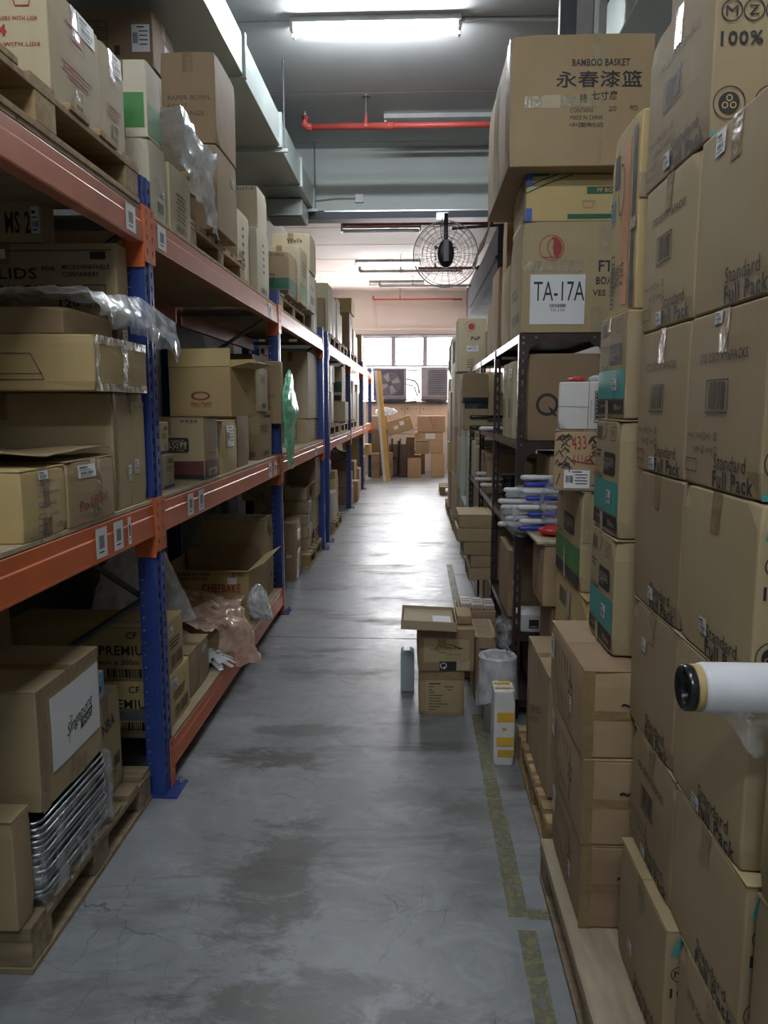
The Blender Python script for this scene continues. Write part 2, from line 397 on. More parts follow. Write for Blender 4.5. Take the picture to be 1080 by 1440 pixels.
def settle(*b):
    """trim a carton so that it stands clear of the rack posts and of the cartons already placed"""
    b = [float(v) for v in b]
    if b[0] < -.99:
        for fy in FRAMES_Y:
            if b[2] < fy+.075 and b[3] > fy-.075:
                if (b[2]+b[3])/2 < fy: b[3] = fy-.075
                else: b[2] = fy+.075
    for q in PLACED:
        ov = [min(b[2*i+1], q[2*i+1])-max(b[2*i], q[2*i]) for i in range(3)]
        if min(ov) <= .0005: continue
        i = min(range(3), key=lambda k_: ov[k_])
        if sum(b[2*i:2*i+2]) > sum(q[2*i:2*i+2]): b[2*i] = q[2*i+1]+.002
        else: b[2*i+1] = q[2*i]-.002
        if b[2*i+1]-b[2*i] < .03: print('SQUASHED', [round(v, 2) for v in b], [round(v, 2) for v in q])
    PLACED.append(tuple(b)); return b
class Carton:
    """one carton: root empty at its base, body, flaps, tape, print, labels"""
    def __init__(s, label, x0, x1, y0, y1, z0, z1, mat='kraft', rz=0, side=None, group=None, cat='carton', amp=None, flaps=None, lite=False, tape='tape',
                 tapes=True, name='carton', seam='Y', open_top=False, tilt=None, cuts=5):
        x0, x1, y0, y1, z0, z1 = settle(x0, x1, y0, y1, z0, z1); s.box = (x0, x1, y0, y1, z0, z1)
        s.w, s.d, s.h = x1-x0, y1-y0, z1-z0; s.side = side or (1 if (x0+x1)/2 < 0 else -1)
        s.rnd = random.Random(hash((round(x0, 3), round(y0, 3), round(z0, 3)))); s.seed = s.rnd.uniform(0, 50)
        s.amp = amp if amp is not None else s.rnd.uniform(.001, .007)*min(1, max(s.w, s.d, s.h)/.4); s.lite = lite
        loc = ((x0+x1)/2, (y0+y1)/2, z0); s.mat = mat; s.tape_m = tape
        if lite:
            mb = MB().box(-s.w/2, s.w/2, -s.d/2, s.d/2, 0, s.h); o = mb.build(name, mat, bevel=.006)
            o.location = loc; o.rotation_euler = (0, 0, rz); s.root = o
            tag(o, label, cat, group)
            # sealing tape down the aisle end, and a flap seam on top
            if tapes:
                s.deco('tape', [('A', [('r', .5, .5, .10, 1.0)])], tape, .0015)
            return
        s.root = empty(name, loc, rz)
        if tilt: s.root.rotation_euler = (tilt[0], tilt[1], rz)
        tag(s.root, label, cat, group)
        if open_top: s.make_open(mat); return
        top_vis = (z1 < 1.75) if flaps is None else flaps
        hz = s.h-(.004 if top_vis else 0)
        bm = bmesh.new(); bmesh.ops.create_cube(bm, size=1); bmesh.ops.subdivide_edges(bm, edges=bm.edges, cuts=cuts, use_grid_fill=True)
        cr = {k_: s.rnd.uniform(0, .008) for k_ in range(8)}
        for v in bm.verts:
            x, y, z = v.co.x*2, v.co.y*2, v.co.z*2
            p = Vector((x*s.w/2, y*s.d/2, (z+1)*hz/2)); ax = (abs(x) > .999, abs(y) > .999, abs(z) > .999)
            if ax[0]: p.x += math.copysign(s.bulge(y, z), x)
            if ax[1]: p.y += math.copysign(s.bulge(x, z), y)
            if sum(ax) == 3:
                q = cr[(x > 0)*4+(y > 0)*2+(z > 0)]; p -= Vector((math.copysign(q, x), math.copysign(q, y), 0 if z < 0 else q*.6))
            v.co = p
        me = bpy.data.meshes.new('body'); bm.to_mesh(me); bm.free()
        o = link('body', me, mat, s.root); add_bevel(o, .0045, 2, 60)
        if top_vis:
            g = .0018
            for sg in (-1, 1):
                if seam == 'Y': q = (min(sg*g, sg*s.w/2), max(sg*g, sg*s.w/2), -s.d/2, s.d/2)
                else: q = (-s.w/2, s.w/2, min(sg*g, sg*s.d/2), max(sg*g, sg*s.d/2))
                MB().box(*q, s.h-.004, s.h).build('flap', mat, s.root, bevel=.0015)
        if tapes:
            tw = .05
            if top_vis:
                mb = MB()
                if seam == 'Y': mb.box(-tw/2, tw/2, -s.d/2-.001, s.d/2+.001, s.h, s.h+.0006)
                else: mb.box(-s.w/2-.001, s.w/2+.001, -tw/2, tw/2, s.h, s.h+.0006)
                mb.build('tape', tape, s.root)
            L_ = min(.09, s.h*.28)/s.h
            fc = 'N' if seam == 'Y' else 'A'; fw = s.w if seam == 'Y' else s.d
            s.deco('tape', [(fc, [('r', .5, 1-L_/2, tw/fw, L_), ('r', .5, L_/2, tw/fw, L_)])], tape, .0010)
    def bulge(s, u, v):
        if s.lite: return 0
        b_ = s.amp*(1-u*u)*(1-v*v)
        return b_+.0016*noise.noise(Vector((u*1.7+s.seed, v*1.7, s.seed*.3)))*(1-u**8)*(1-v**8)
    def fm(s, face):
        if face == 'A': return s.d, s.h
        if face == 'N': return s.w, s.h
        if face == 'B': return s.w, s.h
        return s.w, s.d
    def to3(s, face, a, b_, off):
        w, h = s.fm(face); un, vn = (a/w*2-1, b_/h*2-1)
        un = max(-1, min(1, un)); vn = max(-1, min(1, vn))
        if face == 'A':
            y = (a-w/2)*s.side; x = s.side*(s.w/2+s.bulge(un*s.side, vn)+off); return (x, y, b_)
        if face == 'N': return (a-w/2, -s.d/2-s.bulge(un, vn)-off, b_)
        return (a-w/2, b_-h/2, s.h+off)
    def deco(s, name, items, m, off=.0018, parent=None):
        if name in ('tape', 'printed_band', 'strap', 'label', 'sticker') and sum(len(o) for _, o in items) > 1:
            r = None
            for i, (face, ops) in enumerate(items):
                for j, q in enumerate(ops): r = s.deco(name, [(face, [q])], m, off+.00012*j, parent) or r
            return r
        mb = MB()
        for face, ops in items:
            w, h = s.fm(face); V, Fc = ops_geo(ops, w, h); mb.raw([s.to3(face, a, b_, off) for a, b_ in V], Fc)
        if not mb.v: return None
        o = mb.build(name, m, parent or s.root, fix=False); return o
    def pr(s, m, *items):
        for face, ops in items:        # each line of lettering is a piece of its own, the small marks of a face together
            tx = [o for o in ops if o[0] == 't'] if len(ops) <= 14 else []
            for o in tx: s.deco('lettering', [(face, [o])], m, .0019)
            rest = [o for o in ops if o not in tx]
            if rest: s.deco('print', [(face, rest)], m, .0019)
        return s
    def band(s, m, *items): s.deco('printed_band', items, m, .0013); return s
    def lab(s, face, u, v, wf, hf, style='lines', rot=0, m='paper'):
        o = s.deco('label', [(face, [('r', u, v, wf, hf)])], m, .0023)
        x0, y0 = u-wf/2, v-hf/2
        L_ = lambda a, b_: (x0+a*wf, y0+b_*hf)
        ops = []
        if style == 'lines':
            ops = [('r', *L_(.32, .80), wf*.45, hf*.10), ('r', *L_(.40, .60), wf*.60, hf*.045), ('b', *L_(.5, .36), wf*.7, hf*.22), ('r', *L_(.42, .13), wf*.6, hf*.045)]
        elif style == 'bar': ops = [('b', *L_(.5, .45), wf*.55, hf*.42), ('r', *L_(.5, .17), wf*.5, hf*.06)]
        elif style == 'form': ops = [('r', *L_(.5, .9), wf*.4, hf*.05)]+[('r', *L_(.66, .75-.16*i), wf*(.5-.07*(i % 2)), hf*.04) for i in range(4)]+[('b', *L_(.22, .5), wf*.3, hf*.4)]
        s.deco('label_print', [(face, ops)], 'ink', .0031, o); o_ = o
        return s
    def make_open(s, mat):
        t_ = .005; w, d, h = s.w/2, s.d/2, s.h; mb = MB()
        mb.box(-w, w, -d, d, 0, t_); mb.box(-w, -w+t_, -d, d, t_, h); mb.box(w-t_, w, -d, d, t_, h); mb.box(-w+t_, w-t_, -d, -d+t_, t_, h); mb.box(-w+t_, w-t_, d-t_, d, t_, h)
        mb.build('body', mat, s.root, bevel=.0015)
    def flap(s, edge, length, ang, mat=None):
        """hinged flap on the top edge of an open carton; ang 0 = upright, + outwards"""
        w, d, h = s.w/2, s.d/2, s.h; a = R(ang); c_, s_ = math.cos(a)*length, math.sin(a)*length; t_ = .004
        if edge in 'NB':
            sg = -1 if edge == 'N' else 1; v = [(-w, sg*d, h), (w, sg*d, h), (w, sg*(d+s_), h+c_), (-w, sg*(d+s_), h+c_)]
        else:
            sg = s.side*(1 if edge == 'A' else -1); v = [(sg*w, -d, h), (sg*w, d, h), (sg*(w+s_), d, h+c_), (sg*(w+s_), -d, h+c_)]
        n = (Vector(v[1])-Vector(v[0])).cross(Vector(v[3])-Vector(v[0])).normalized()*t_
        v2 = [tuple(Vector(p)+n) for p in v]
        MB().raw(v+v2, [(0, 1, 2, 3), (7, 6, 5, 4), (0, 4, 5, 1), (1, 5, 6, 2), (2, 6, 7, 3), (3, 7, 4, 0)]).build('flap', mat or s.mat, s.root, bevel=.001)
        return s
def C(label, corner, far, top, z0=None, X=None, w=.4, pl=None, Y=None, dz=0, **k):
    """carton measured in the photograph: near-bottom aisle-side corner pixel, far aisle edge pixel column, top row (or height)"""
    p = onX(*corner, X) if X is not None else onZ(*corner, z0)
    if Y is not None and X is not None: p = np.array([X, Y, z0])
    Xf, Y0 = p[0], p[1]; zb = z0 if z0 is not None else p[2]
    zt = top if top < 10 else Zat(top, Xf, Y0)
    Y1 = Yat(far, Xf, (zb+zt)/2) if far > 10 else Y0+far
    if pl is not None: w = abs(Xf-Xat(pl, Y0, (zb+zt)/2))
    x0, x1 = (Xf-w, Xf) if Xf < 0 else (Xf, Xf+w)
    if k.pop('verbose', 0): print(label, round(x0, 3), round(x1, 3), round(Y0, 3), round(Y1, 3), round(zb, 3), round(zt, 3))
    c = Carton(label, x0, x1, Y0, Y1, zb, zt+dz, **k); return c
def NF(label, Y, pl, pr, top, d=.4, z0=None, bot=None, turn=0, **k):
    """carton measured by the face that looks at the camera, on the plane at distance Y"""
    xm = Xat((pl+pr)/2, Y, 1.4)
    zb = z0 if z0 is not None else Zat(bot, xm, Y); zt = top if top < 10 else Zat(top, xm, Y); zc = (zb+zt)/2
    x0, x1 = Xat(pl, Y, zc), Xat(pr, Y, zc)
    c = Carton(label, x0, x1, Y, Y+d, zb, zt, **k)
    if turn:                    # swing about the near left corner
        w, d_ = c.w/2, c.d/2; a = turn; cx, cy = c.box[0], c.box[2]
        c.root.location.x = cx+w*math.cos(a)-d_*math.sin(a); c.root.location.y = cy+w*math.sin(a)+d_*math.cos(a); c.root.rotation_euler.z = a
    return c
def T(u, v, w, h, s, **k): return ('t', u, v, w, h, s, k)
# ================================================================== THE SETTING
XW0, XW1, YB, YF, ZC = -2.05, 1.75, -3.0, 18.6, 4.25
struct('floor', MB().box(XW0-.1, XW1+.1, YB-.1, YF+1.0, -.1, 0), 'concrete')
struct('wall_left', MB().box(XW0-.1, XW0, YB, 8.7, 0, ZC), 'wall_shaded')
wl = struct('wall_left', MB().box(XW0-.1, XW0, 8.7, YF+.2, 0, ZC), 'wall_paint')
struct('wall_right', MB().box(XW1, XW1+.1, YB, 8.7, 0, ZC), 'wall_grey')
struct('wall_right', MB().box(XW1, XW1+.1, 8.7, YF+.2, 0, ZC), 'wall_paint')
struct('wall_near', MB().box(XW0-.1, XW1+.1, YB-.1, YB, 0, ZC), 'wall_grey')
ceil = struct('ceiling', MB().box(XW0-.1, XW1+.1, YB-.1, YF+.2, ZC+.03, ZC+.13), 'ceiling_paint')
y = YB
while y < YF+.1:                      # precast ceiling panels with recessed joints
    y2 = min(y+1.26, YF+.15)
    jt = .006 if y < 8.4 else .012
    me = MB().box(XW0, XW1, y+jt, y2-jt, ZC, ZC+.03)
    o = me.build('ceiling_panel', 'ceiling_paint' if y < 8.4 else 'wall_far', ceil, bevel=.004); y = y2
# far wall around its windows
wf = MB()
WX = [(-1.90, -1.34), (-1.29, -.59), (-.53, .16), (.22, .91), (.97, 1.6)]
wf.box(XW0, XW1, YF, YF+.15, 3.20, ZC); wf.box(XW0, XW1, YF, YF+.15, 0, 1.68)
wf.box(XW0, -1.92, YF, YF+.15, 1.68, 3.2); wf.box(1.62, XW1, YF, YF+.15, 1.68, 3.2)
wall_f = struct('wall_far', wf, 'wall_far')
struct('trim_1', MB().box(XW0, XW1, YF-.03, YF, 3.34, 3.40), 'wall_far')
struct('trim_2', MB().box(XW0, XW1, YF-.04, YF, 3.20, 3.25), 'window_frame')
for x in (-1.0, .42, 1.12): MB().box(x, x+.035, YF-.012, YF, 3.40, ZC).build('batten', 'wall_far', wall_f)
k = 0
for z0, z1 in ((2.50, 3.20), (1.70, 2.42)):
    for a, b_ in WX:
        k += 1; f = MB()
        f.box(a-.02, a+.02, YF+.02, YF+.07, z0, z1).box(b_-.02, b_+.02, YF+.02, YF+.07, z0, z1).box(a+.02, b_-.02, YF+.02, YF+.07, z0, z0+.035).box(a+.02, b_-.02, YF+.02, YF+.07, z1-.035, z1)
        w_ = struct('window_%d' % k, f, 'window_frame')
        MB().box(a+.02, b_-.02, YF+.04, YF+.045, z0+.035, z1-.035).build('pane', 'glass', w_)
        if z0 > 2: MB().box(a+.02, b_-.02, YF+.015, YF+.035, z0+.10, z0+.125).build('glazing_bar', 'window_frame', w_)
for i in range(len(WX)-1): struct('trim_%d' % (3+i), MB().box(WX[i][1]+.02, WX[i+1][0]-.02, YF, YF+.1, 1.68, 3.2), 'window_frame')
struct('trim_8', MB().box(-1.92, 1.62, YF-.03, YF+.12, 2.42, 2.50), 'wall_paint')
struct('trim_9', MB().box(-1.92, 1.62, YF-.10, YF, 1.62, 1.68), 'window_frame')
# fibre panels fixed below the sill
for i, (a, b_) in enumerate(((-1.9, -1.21), (-1.19, -.30), (-.28, .05), (.10, .95), (.97, 1.7))):
    pn = MB().box(a, b_, YF-.03, YF, 1.02, 1.58).build('fibre_panel', 'panel_peach', wall_f, bevel=.003)
    sb = MB()
    for x in (a+.06, b_-.06):
        for z in (1.1, 1.5): sb.lathe([(0, -.036), (.018, -.036), (.018, -.03)], (x, YF, z), 'Y', 10)
    sb.build('screw', 'window_frame', pn)
# downstand beam and the steel rail of the roller shutter under it
bm_ = struct('trim_10', MB().box(XW0, XW1, 8.52, 8.95, 3.62, ZC), 'beam_paint', bevel=.006)
struct('trim_11', MB().box(-1.28, 1.1, 8.50, 8.72, 3.535, 3.617), 'conduit_dark', bevel=.004)
struct('trim_12', MB().box(-.99, 1.1, 8.49, 8.505, 3.60, 3.615), 'zinc')
# painted yellow line on the floor, worn, with its cross mark
def strip(pts, w):
    mb = MB()
    for (x0, y0), (x1, y1) in zip(pts, pts[1:]): mb.box(min(x0, x1)-w/2, max(x0, x1)+w/2, y0, y1, .0006, .0012)
    return mb
ln = strip([(.315, 3.75), (.318, 2.75), (.325, 2.18)], .055)
tag(ln.build('floor_line', 'floor_yellow'), None, kind='structure')
tag(MB().box(.31, .365, 1.5, 2.12, .0006, .0012).build('floor_line', 'floor_yellow'), None, kind='structure')
tag(MB().box(.352, .42, 2.17, 2.22, .0006, .0012).build('floor_line', 'floor_yellow'), None, kind='structure')
tag(MB().box(.30, .36, 4.0, 7.5, .0006, .0012).build('floor_line', 'floor_yellow'), None, kind='structure')
# cast joint across the floor
tag(MB().box(-1.0, .46, 5.02, 5.028, .0004, .0009).build('floor_joint', 'ink_grey'), None, kind='structure')

# ================================================================== CEILING SERVICES
def light(label, x0, x1, y, z, lit=(True, True), n=2, tm='tube_light'):
    r = empty('ceiling_light', ((x0+x1)/2, y, ZC)); tag(r, label, 'light', 'fluorescent battens on the ceiling'); h = (x1-x0)/2; zz = z-ZC
    MB().prism([(-.045, 0), (.045, 0), (.075, -.05), (-.075, -.05)], 'X', -h, h).build('housing', 'white_plastic', r, bevel=.003)
    for i in range(n):
        dy = (-.045, .045)[i] if n == 2 else 0
        MB().tube([(-h+.03, dy, -.078), (h-.03, dy, -.078)], .0165, 12).build('tube', tm if lit[i] else 'white_plastic', r, smooth=True)
        for s_ in (-1, 1): MB().box(s_*h-.012-s_*.012, s_*h+.012-s_*.012, dy-.022, dy+.022, -.105, -.05).build('lamp_holder', 'white_plastic', r, bevel=.003)
    return r
light('lit twin tube batten above the near end of the aisle', -.90, .295, 5.80, 4.12)
light('unlit batten just behind the nearest red pipe', -.32, .90, 7.62, 4.12, (False,), 1)
light('slim batten just past the roller shutter rail', -1.15, .05, 12.0, 4.06, (False, False))
light('lit batten behind the wire guard of the fan', -1.16, .06, 14.8, 4.12, tm='tube_light_dim')
light('unlit batten nearest the far windows', -1.05, .15, 17.2, 4.12, (False, False))
light('lit batten above the place the photo is taken from', -.90, .295, .6, 4.12)
light('lit batten at the closed end behind the camera', -.90, .295, -1.9, 4.12)
tag(MB().tube([(.32, 5.8, 4.225), (XW1-.02, 5.85, 4.225)], .012, 8).build('conduit', 'pipe_white'), 'thin white conduit running right from the nearest lit batten', 'conduit')
def pipe(label, x0, x1, y, z, hangers, m='pipe_red', r=.028, up=True):
    o = empty('sprinkler_pipe', (x0, y, z)); tag(o, label, 'pipe'); l = x1-x0
    pts = [(.03, 0, 0), (l, 0, 0)]
    MB().tube(pts, r, 12).build('pipe', m, o, smooth=True)
    if up:
        MB().tube([(0, 0, .085), (0, 0, .03), (.008, 0, .010), (.03, 0, 0), (.06, 0, 0)], r*1.18, 12).build('elbow', m, o, smooth=True)
        MB().lathe([(0, .13), (.006, .13), (.006, .115), (.016, .112), (.012, .10), (.012, .085)], (0, 0, 0), 'Z', 10).build('sprinkler_head', 'zinc', o)
    for h in hangers:
        g = MB().tube([(h-x0, 0, ZC-z), (h-x0, 0, r)], .005, 6).build('hanger_rod', 'steel_brace', o)
        MB().lathe([(0, ZC-z), (.04, ZC-z), (.04, ZC-z-.008), (0, ZC-z-.008)], (h-x0, 0, 0), 'Z', 10).build('hanger_plate', 'steel_brace', g)
        MB().lathe([(.0, r+.07), (.010, r+.07), (.016, r+.01), (r+.006, r*.4), (r+.006, -r*.4)], (h-x0, 0, 0), 'Z', 10).build('pipe_clip', m, g)
    for c in np.arange(.75, l, 1.1): MB().lathe([(r, -.04), (r*1.2, -.04), (r*1.2, .04), (r, .04)], (c, 0, 0), 'X', 12).build('coupling', m, o, smooth=True)
def pipe_px(label, px0, px1, py, Y, *a_, **k_):
    z = float(onY((px0+px1)/2, py, Y)[2]); pipe(label, Xat(px0, Y, z), Xat(px1, Y, z), Y, z, *a_, **k_)
pipe('nearest red sprinkler pipe crossing under the near ceiling', -1.0, XW1-.02, 7.16, 4.0, (-.46, .9))
pipe_px('red sprinkler pipe seen just below the dark shutter rail', 483, 694, 314, 10.8, (-.66, .85), r=.026)
pipe_px('white conduit pipe just below the lit far batten', 506, 650, 381, 14.3, (-.3,), 'pipe_white', .024)
pipe_px('dark red pipe crossing behind the lower half of the fan', 586, 676, 377, 13.6, (.3,), r=.022, up=False)
pipe_px('brown-grey pipe nearer the far wall, short of the last red pipe', 534, 664, 402, 16.6, (-.1,), 'pipe_grey', .026)
pipe_px('thin red pipe against the far wall above the windows', 525, 650, 421, 18.3, (-.4,), r=.02)
tag(MB().tube([(.45, 10.6, 3.88), (1.2, 10.6, 3.93)], .018, 8).build('pipe', 'conduit_dark', smooth=True), 'thin dark branch pipe beside the top of the fan', 'pipe')
# long air duct along the left
dx1 = -1.095; dz = 3.60
d_ = empty('air_duct', (dx1, 4, dz)); tag(d_, 'long pale rectangular air duct hung along the left side of the ceiling', 'duct')
ys = [-2.8, -1.0, .8, 2.5, 3.9, 5.1, 6.4, 7.5, 8.40]
for a, b_ in zip(ys, ys[1:]):
    MB().box(-.72, 0, a-4+.004, b_-4-.004, 0, .235).build('duct_section', 'duct', d_, bevel=.004)
    MB().box(-.735, .018, b_-4-.018, b_-4+.018, -.012, .25).build('flange', 'zinc' if False else 'duct', d_)
for y_ in (6.42, 8.30):
    MB().tube([(.03, y_-4, -.02), (.03, y_-4, ZC-dz)], .007, 6).tube([(-.75, y_-4, -.02), (-.75, y_-4, ZC-dz)], .007, 6).build('hanger_rod', 'steel_brace', d_)
    MB().box(-.78, .06, y_-4-.015, y_-4+.015, -.04, -.015).build('support_rail', 'duct', d_)
g = MB().box(-.42, -.05, 3.9, 4.35, -.17, -.012).build('outlet_box', 'duct', d_, bevel=.003)
MB().box(-.40, -.07, 3.92, 4.33, -.175, -.172).build('grille_opening', 'duct_dark', g)
d2 = empty('air_duct', (1.11, 4, 3.6)); tag(d2, 'white duct high on the right above the bamboo basket carton', 'duct')
for a, b_ in zip(ys[2:], ys[3:-1]): MB().box(0, .5, a-4+.004, b_-4-.004, 0, .3).build('duct_section', 'duct', d2, bevel=.004)
MB().box(.25, .28, -2, 3, .3, ZC-3.6).build('hanger_rod', 'steel_brace', d2)
# vertical conduits on the right wall
for i, (px, c_, w_) in enumerate(((800, "conduit_dark", .07), (823, 'pipe_grey', .07), (840, 'pipe_white', .022), (849, 'pipe_grey', .03))):
    X_ = Xat(px, 4.6, 3.9)
    tag(MB().box(X_-w_/2*1.3, X_+w_/2*1.3, 4.57, 4.63, 3.2, ZC).build('wall_conduit', c_, bevel=.004),
        ['widest dark vertical trunking right of the ceiling battens', 'broad grey vertical trunking behind the bamboo basket carton', 'thin white vertical conduit between two grey ones', 'thin grey vertical conduit left of the white duct', 'thin pale vertical conduit touching the white duct'][i], 'conduit')
# grey box duct high on the right past the rail
gd = empty('duct_boxing', (1.02, 10.2, 3.3)); tag(gd, 'dark grey boxed duct high on the right wall past the rail', 'duct')
for i in range(3): MB().box(0, .45, i*1.65+.01, (i+1)*1.65-.01, -.02, .55).build('duct_section', 'boxing_grey', gd, bevel=.006)
MB().box(-.03, .0, 0, 4.9, .12, .16).build('rail', 'boxing_grey', gd)
gd = empty('duct_boxing', (1.15, 15.4, 3.35)); tag(gd, 'farther dark boxed duct ending above the right window', 'duct')
for i in range(2): MB().box(0, .4, i*1.5+.01, (i+1)*1.5-.01, 0, .9).build('duct_section', 'boxing_grey', gd, bevel=.006)
tag(MB().tube([tuple(onY(*p, 10.2)) for p in ((691, 210), (690, 305), (686, 325), (678, 345), (670, 362), (666, 376))], [.010, .012, .012, .03, .014, .02], 8).build('cable', 'pipe_white', smooth=True),
    'white cable hanging from the rail beside the fan guard', 'cable')
# socket on the beam
so = empty('wall_socket', (-.62, 8.52, 3.74)); tag(so, 'small white socket on the pale beam', 'socket')
MB().box(-.045, .045, -.035, 0, -.045, .045).build('box', 'white_plastic', so, bevel=.005)
MB().tube([(-.045, -.012, 0), (-.25, -.012, 0), (-.45, -.012, -.02), (-.68, -.012, -.025)], .008, 6).build('cable', 'pipe_grey', so)
MB().box(-.02, .02, -.04, -.035, -.02, .02).build('switch', 'paper', so)
# drop rod left of the socket
# ---- the fan
fa = empty('hanging_fan', (.293, 8.30, 3.53)); tag(fa, 'black caged industrial fan hanging from the rail', 'fan')
zc = -.405
MB().tube([(0, .02, 0), (0, .02, zc-.02)], .022, 10).build('rod', 'black_metal', fa, smooth=True)
MB().box(-.09, .02, -.02, .19, .0, .004).box(-.10, -.02, -.03, .06, -.05, .0).build('mounting_bracket', 'zinc', fa)
o = MB().lathe([(0, -.10), (.06, -.10), (.088, -.07), (.092, .02), (.075, .09), (.03, .12), (0, .12)], (0, 0, 0), 'Y', 20).build('motor', 'black_metal', fa, smooth=True); o.location = (0, 0, zc); o.scale = (.95, 1, 1.55)
MB().box(-.03, .03, -.13, -.09, zc-.10, zc+.12).build('junction_box', 'black_metal', fa, bevel=.005)
MB().box(-.10, .10, -.03, .02, zc+.05, zc+.065).lathe([(0, -.02), (.018, -.02), (.018, .02), (0, .02)], (-.10, 0, zc+.058), 'Y', 8).build('yoke', 'black_metal', fa)
gu = MB()
for yo, rs in ((-.07, (.08, .12, .16, .2, .24, .28, .315)), (.12, (.10, .15, .2, .25, .30))):
    for r_ in rs:
        yy = yo*(1-(r_/.34)**3)+.03
        gu.tube([(r_*math.cos(a), yy, zc+r_*math.sin(a)) for a in np.linspace(0, 6.2832, 37)[:-1]], .0022, 4, closed=True)
    for i in range(22):
        a = 6.2832*i/22
        gu.tube([(q*math.cos(a), yo*(1-(q/.34)**3)+.03, zc+q*math.sin(a)) for q in (.07, .15, .22, .28, .335)], .0020, 4)
gu.build('guard', 'steel_brace', fa)
MB().tube([(.335*math.cos(a), .03, zc+.335*math.sin(a)) for a in np.linspace(0, 6.2832, 49)[:-1]], .007, 6, closed=True).build('rim', 'steel_brace', fa, smooth=True)
MB().tube([(-.02, -.02, -.02), (-.06, -.03, -.12), (-.05, -.03, -.24), (-.02, -.04, -.32)], .004, 6).tube([(.02, .0, -.22), (.05, 0, -.25), (.05, 0, -.30), (.02, 0, -.33)], .004, 6).build('cable', 'black_plastic', fa)

# ================================================================== LEFT PALLET RACKING
def slot_plate(w, h, holes, M):
    """flat plate with real rectangular holes; holes are (u0,u1,v0,v1); M maps (u,v) to 3D"""
    us = sorted({0, w, *[x for q in holes for x in q[:2]]}); vs = sorted({0, h, *[x for q in holes for x in q[2:]]})
    us = [round(u, 5) for u in us]; vs = [round(v, 5) for v in vs]
    ui = {u: i for i, u in enumerate(us)}; vi = {v: i for i, v in enumerate(vs)}; bad = set()
    for a, b_, c_, d in holes:
        for i in range(ui[round(a, 5)], ui[round(b_, 5)]):
            for j in range(vi[round(c_, 5)], vi[round(d, 5)]): bad.add((i, j))
    V = [M(u, v) for v in vs for u in us]; n = len(us)
    return V, [(j*n+i, j*n+i+1, (j+1)*n+i+1, (j+1)*n+i) for j in range(len(vs)-1) for i in range(n-1) if (i, j) not in bad]
PH = 2.38
def upright_mesh():
    mb = MB(); w = .10
    holes = []
    z = .06
    while z < PH-.05:
        holes.append((.018, .030, z, z+.022)); holes.append((.070, .082, z+.018, z+.040)); z += .05
    V, Fc = slot_plate(w, PH, holes, lambda u, v: (0, u-.05, v)); mb.raw(V, Fc)
    mb.box(-.07, 0, -.05, -.048, 0, PH); mb.box(-.07, 0, .048, .05, 0, PH)
    mb.box(-.072, -.066, -.048, -.030, 0, PH); mb.box(-.072, -.066, .030, .048, 0, PH)
    # raised rib down the middle of the front, as rolled
    mb.prism([(-.001, -.012), (.004, -.008), (.004, .008), (-.001, .012)], 'Z', 0, PH)
    # folded step on the side web
    mb.box(-.045, -.028, -.0535, -.050, 0, PH)
    return mb.mesh('post')
_um = upright_mesh()
def rivets():
    mb = MB(); z = .085
    while z < PH-.05: mb.lathe([(0, -.0535), (.0045, -.0535), (.0045, -.050)], (-.057, 0, z), 'Y', 8); z += .05
    return mb.mesh('rivet')
_rm = rivets()
def frame(y, label, xf=-1.0, braces=True, depth=.86):
    r = empty('rack_frame', (xf, y, 0)); tag(r, label, 'rack frame', 'blue upright frames of the left racking')
    for s_ in (0, 1):
        p = link('post', _um, 'rack_blue', r)
        if s_: p.location = (-depth, 0, 0); p.rotation_euler = (0, 0, math.pi)
        rv = link('rivet', _rm, 'zinc', p)
        MB().box(-.10, .055, -.075, .075, 0, .006).build('base_plate', 'rack_blue', r, bevel=.001).location = ((-depth, 0, 0) if s_ else (0, 0, 0))
        MB().lathe([(0, .03), (.008, .03), (.008, .018), (.013, .018), (.013, .006)], ((-depth-.0 if s_ else 0)+.03, .055, 0), 'Z', 8).build('anchor_bolt', 'zinc', r)
    if braces:
        x0, x1 = -depth+.07, -.07
        for z in (.30, 1.28, 2.2): MB().box(x0, x1, -.02, .02, z, z+.035).build('brace', 'steel_brace', r)
        for za, zb in ((.33, .80), (.80, 1.28), (1.31, 1.75), (1.75, 2.2)):
            a, b_ = ((x0, 0, za), (x1, 0, zb)) if round(za*100) % 2 else ((x1, 0, za), (x0, 0, zb))
            MB().tube([a, b_], .013, 4).build('brace', 'steel_brace', r)
    return r
FRY = [.15, 2.92, 5.66, 8.30]
frame(FRY[0], 'blue upright frame beside the camera, outside the picture')
frame(FRY[1], 'nearest blue upright frame with its base plate on the open floor')
frame(FRY[2], 'second blue upright frame, beyond the pink bag')
frame(FRY[3], 'third blue upright frame, back to back with the next run')
FRB = [8.78, 11.75, 14.45, 17.1]
frame(FRB[0], 'first upright frame of the far run, tight behind the third frame')
frame(FRB[1], 'second upright frame of the far run, its foot clear on the floor')
frame(FRB[2], 'third upright frame of the far run', braces=False)
frame(FRB[3], 'last upright frame by the yellow plank', braces=False)
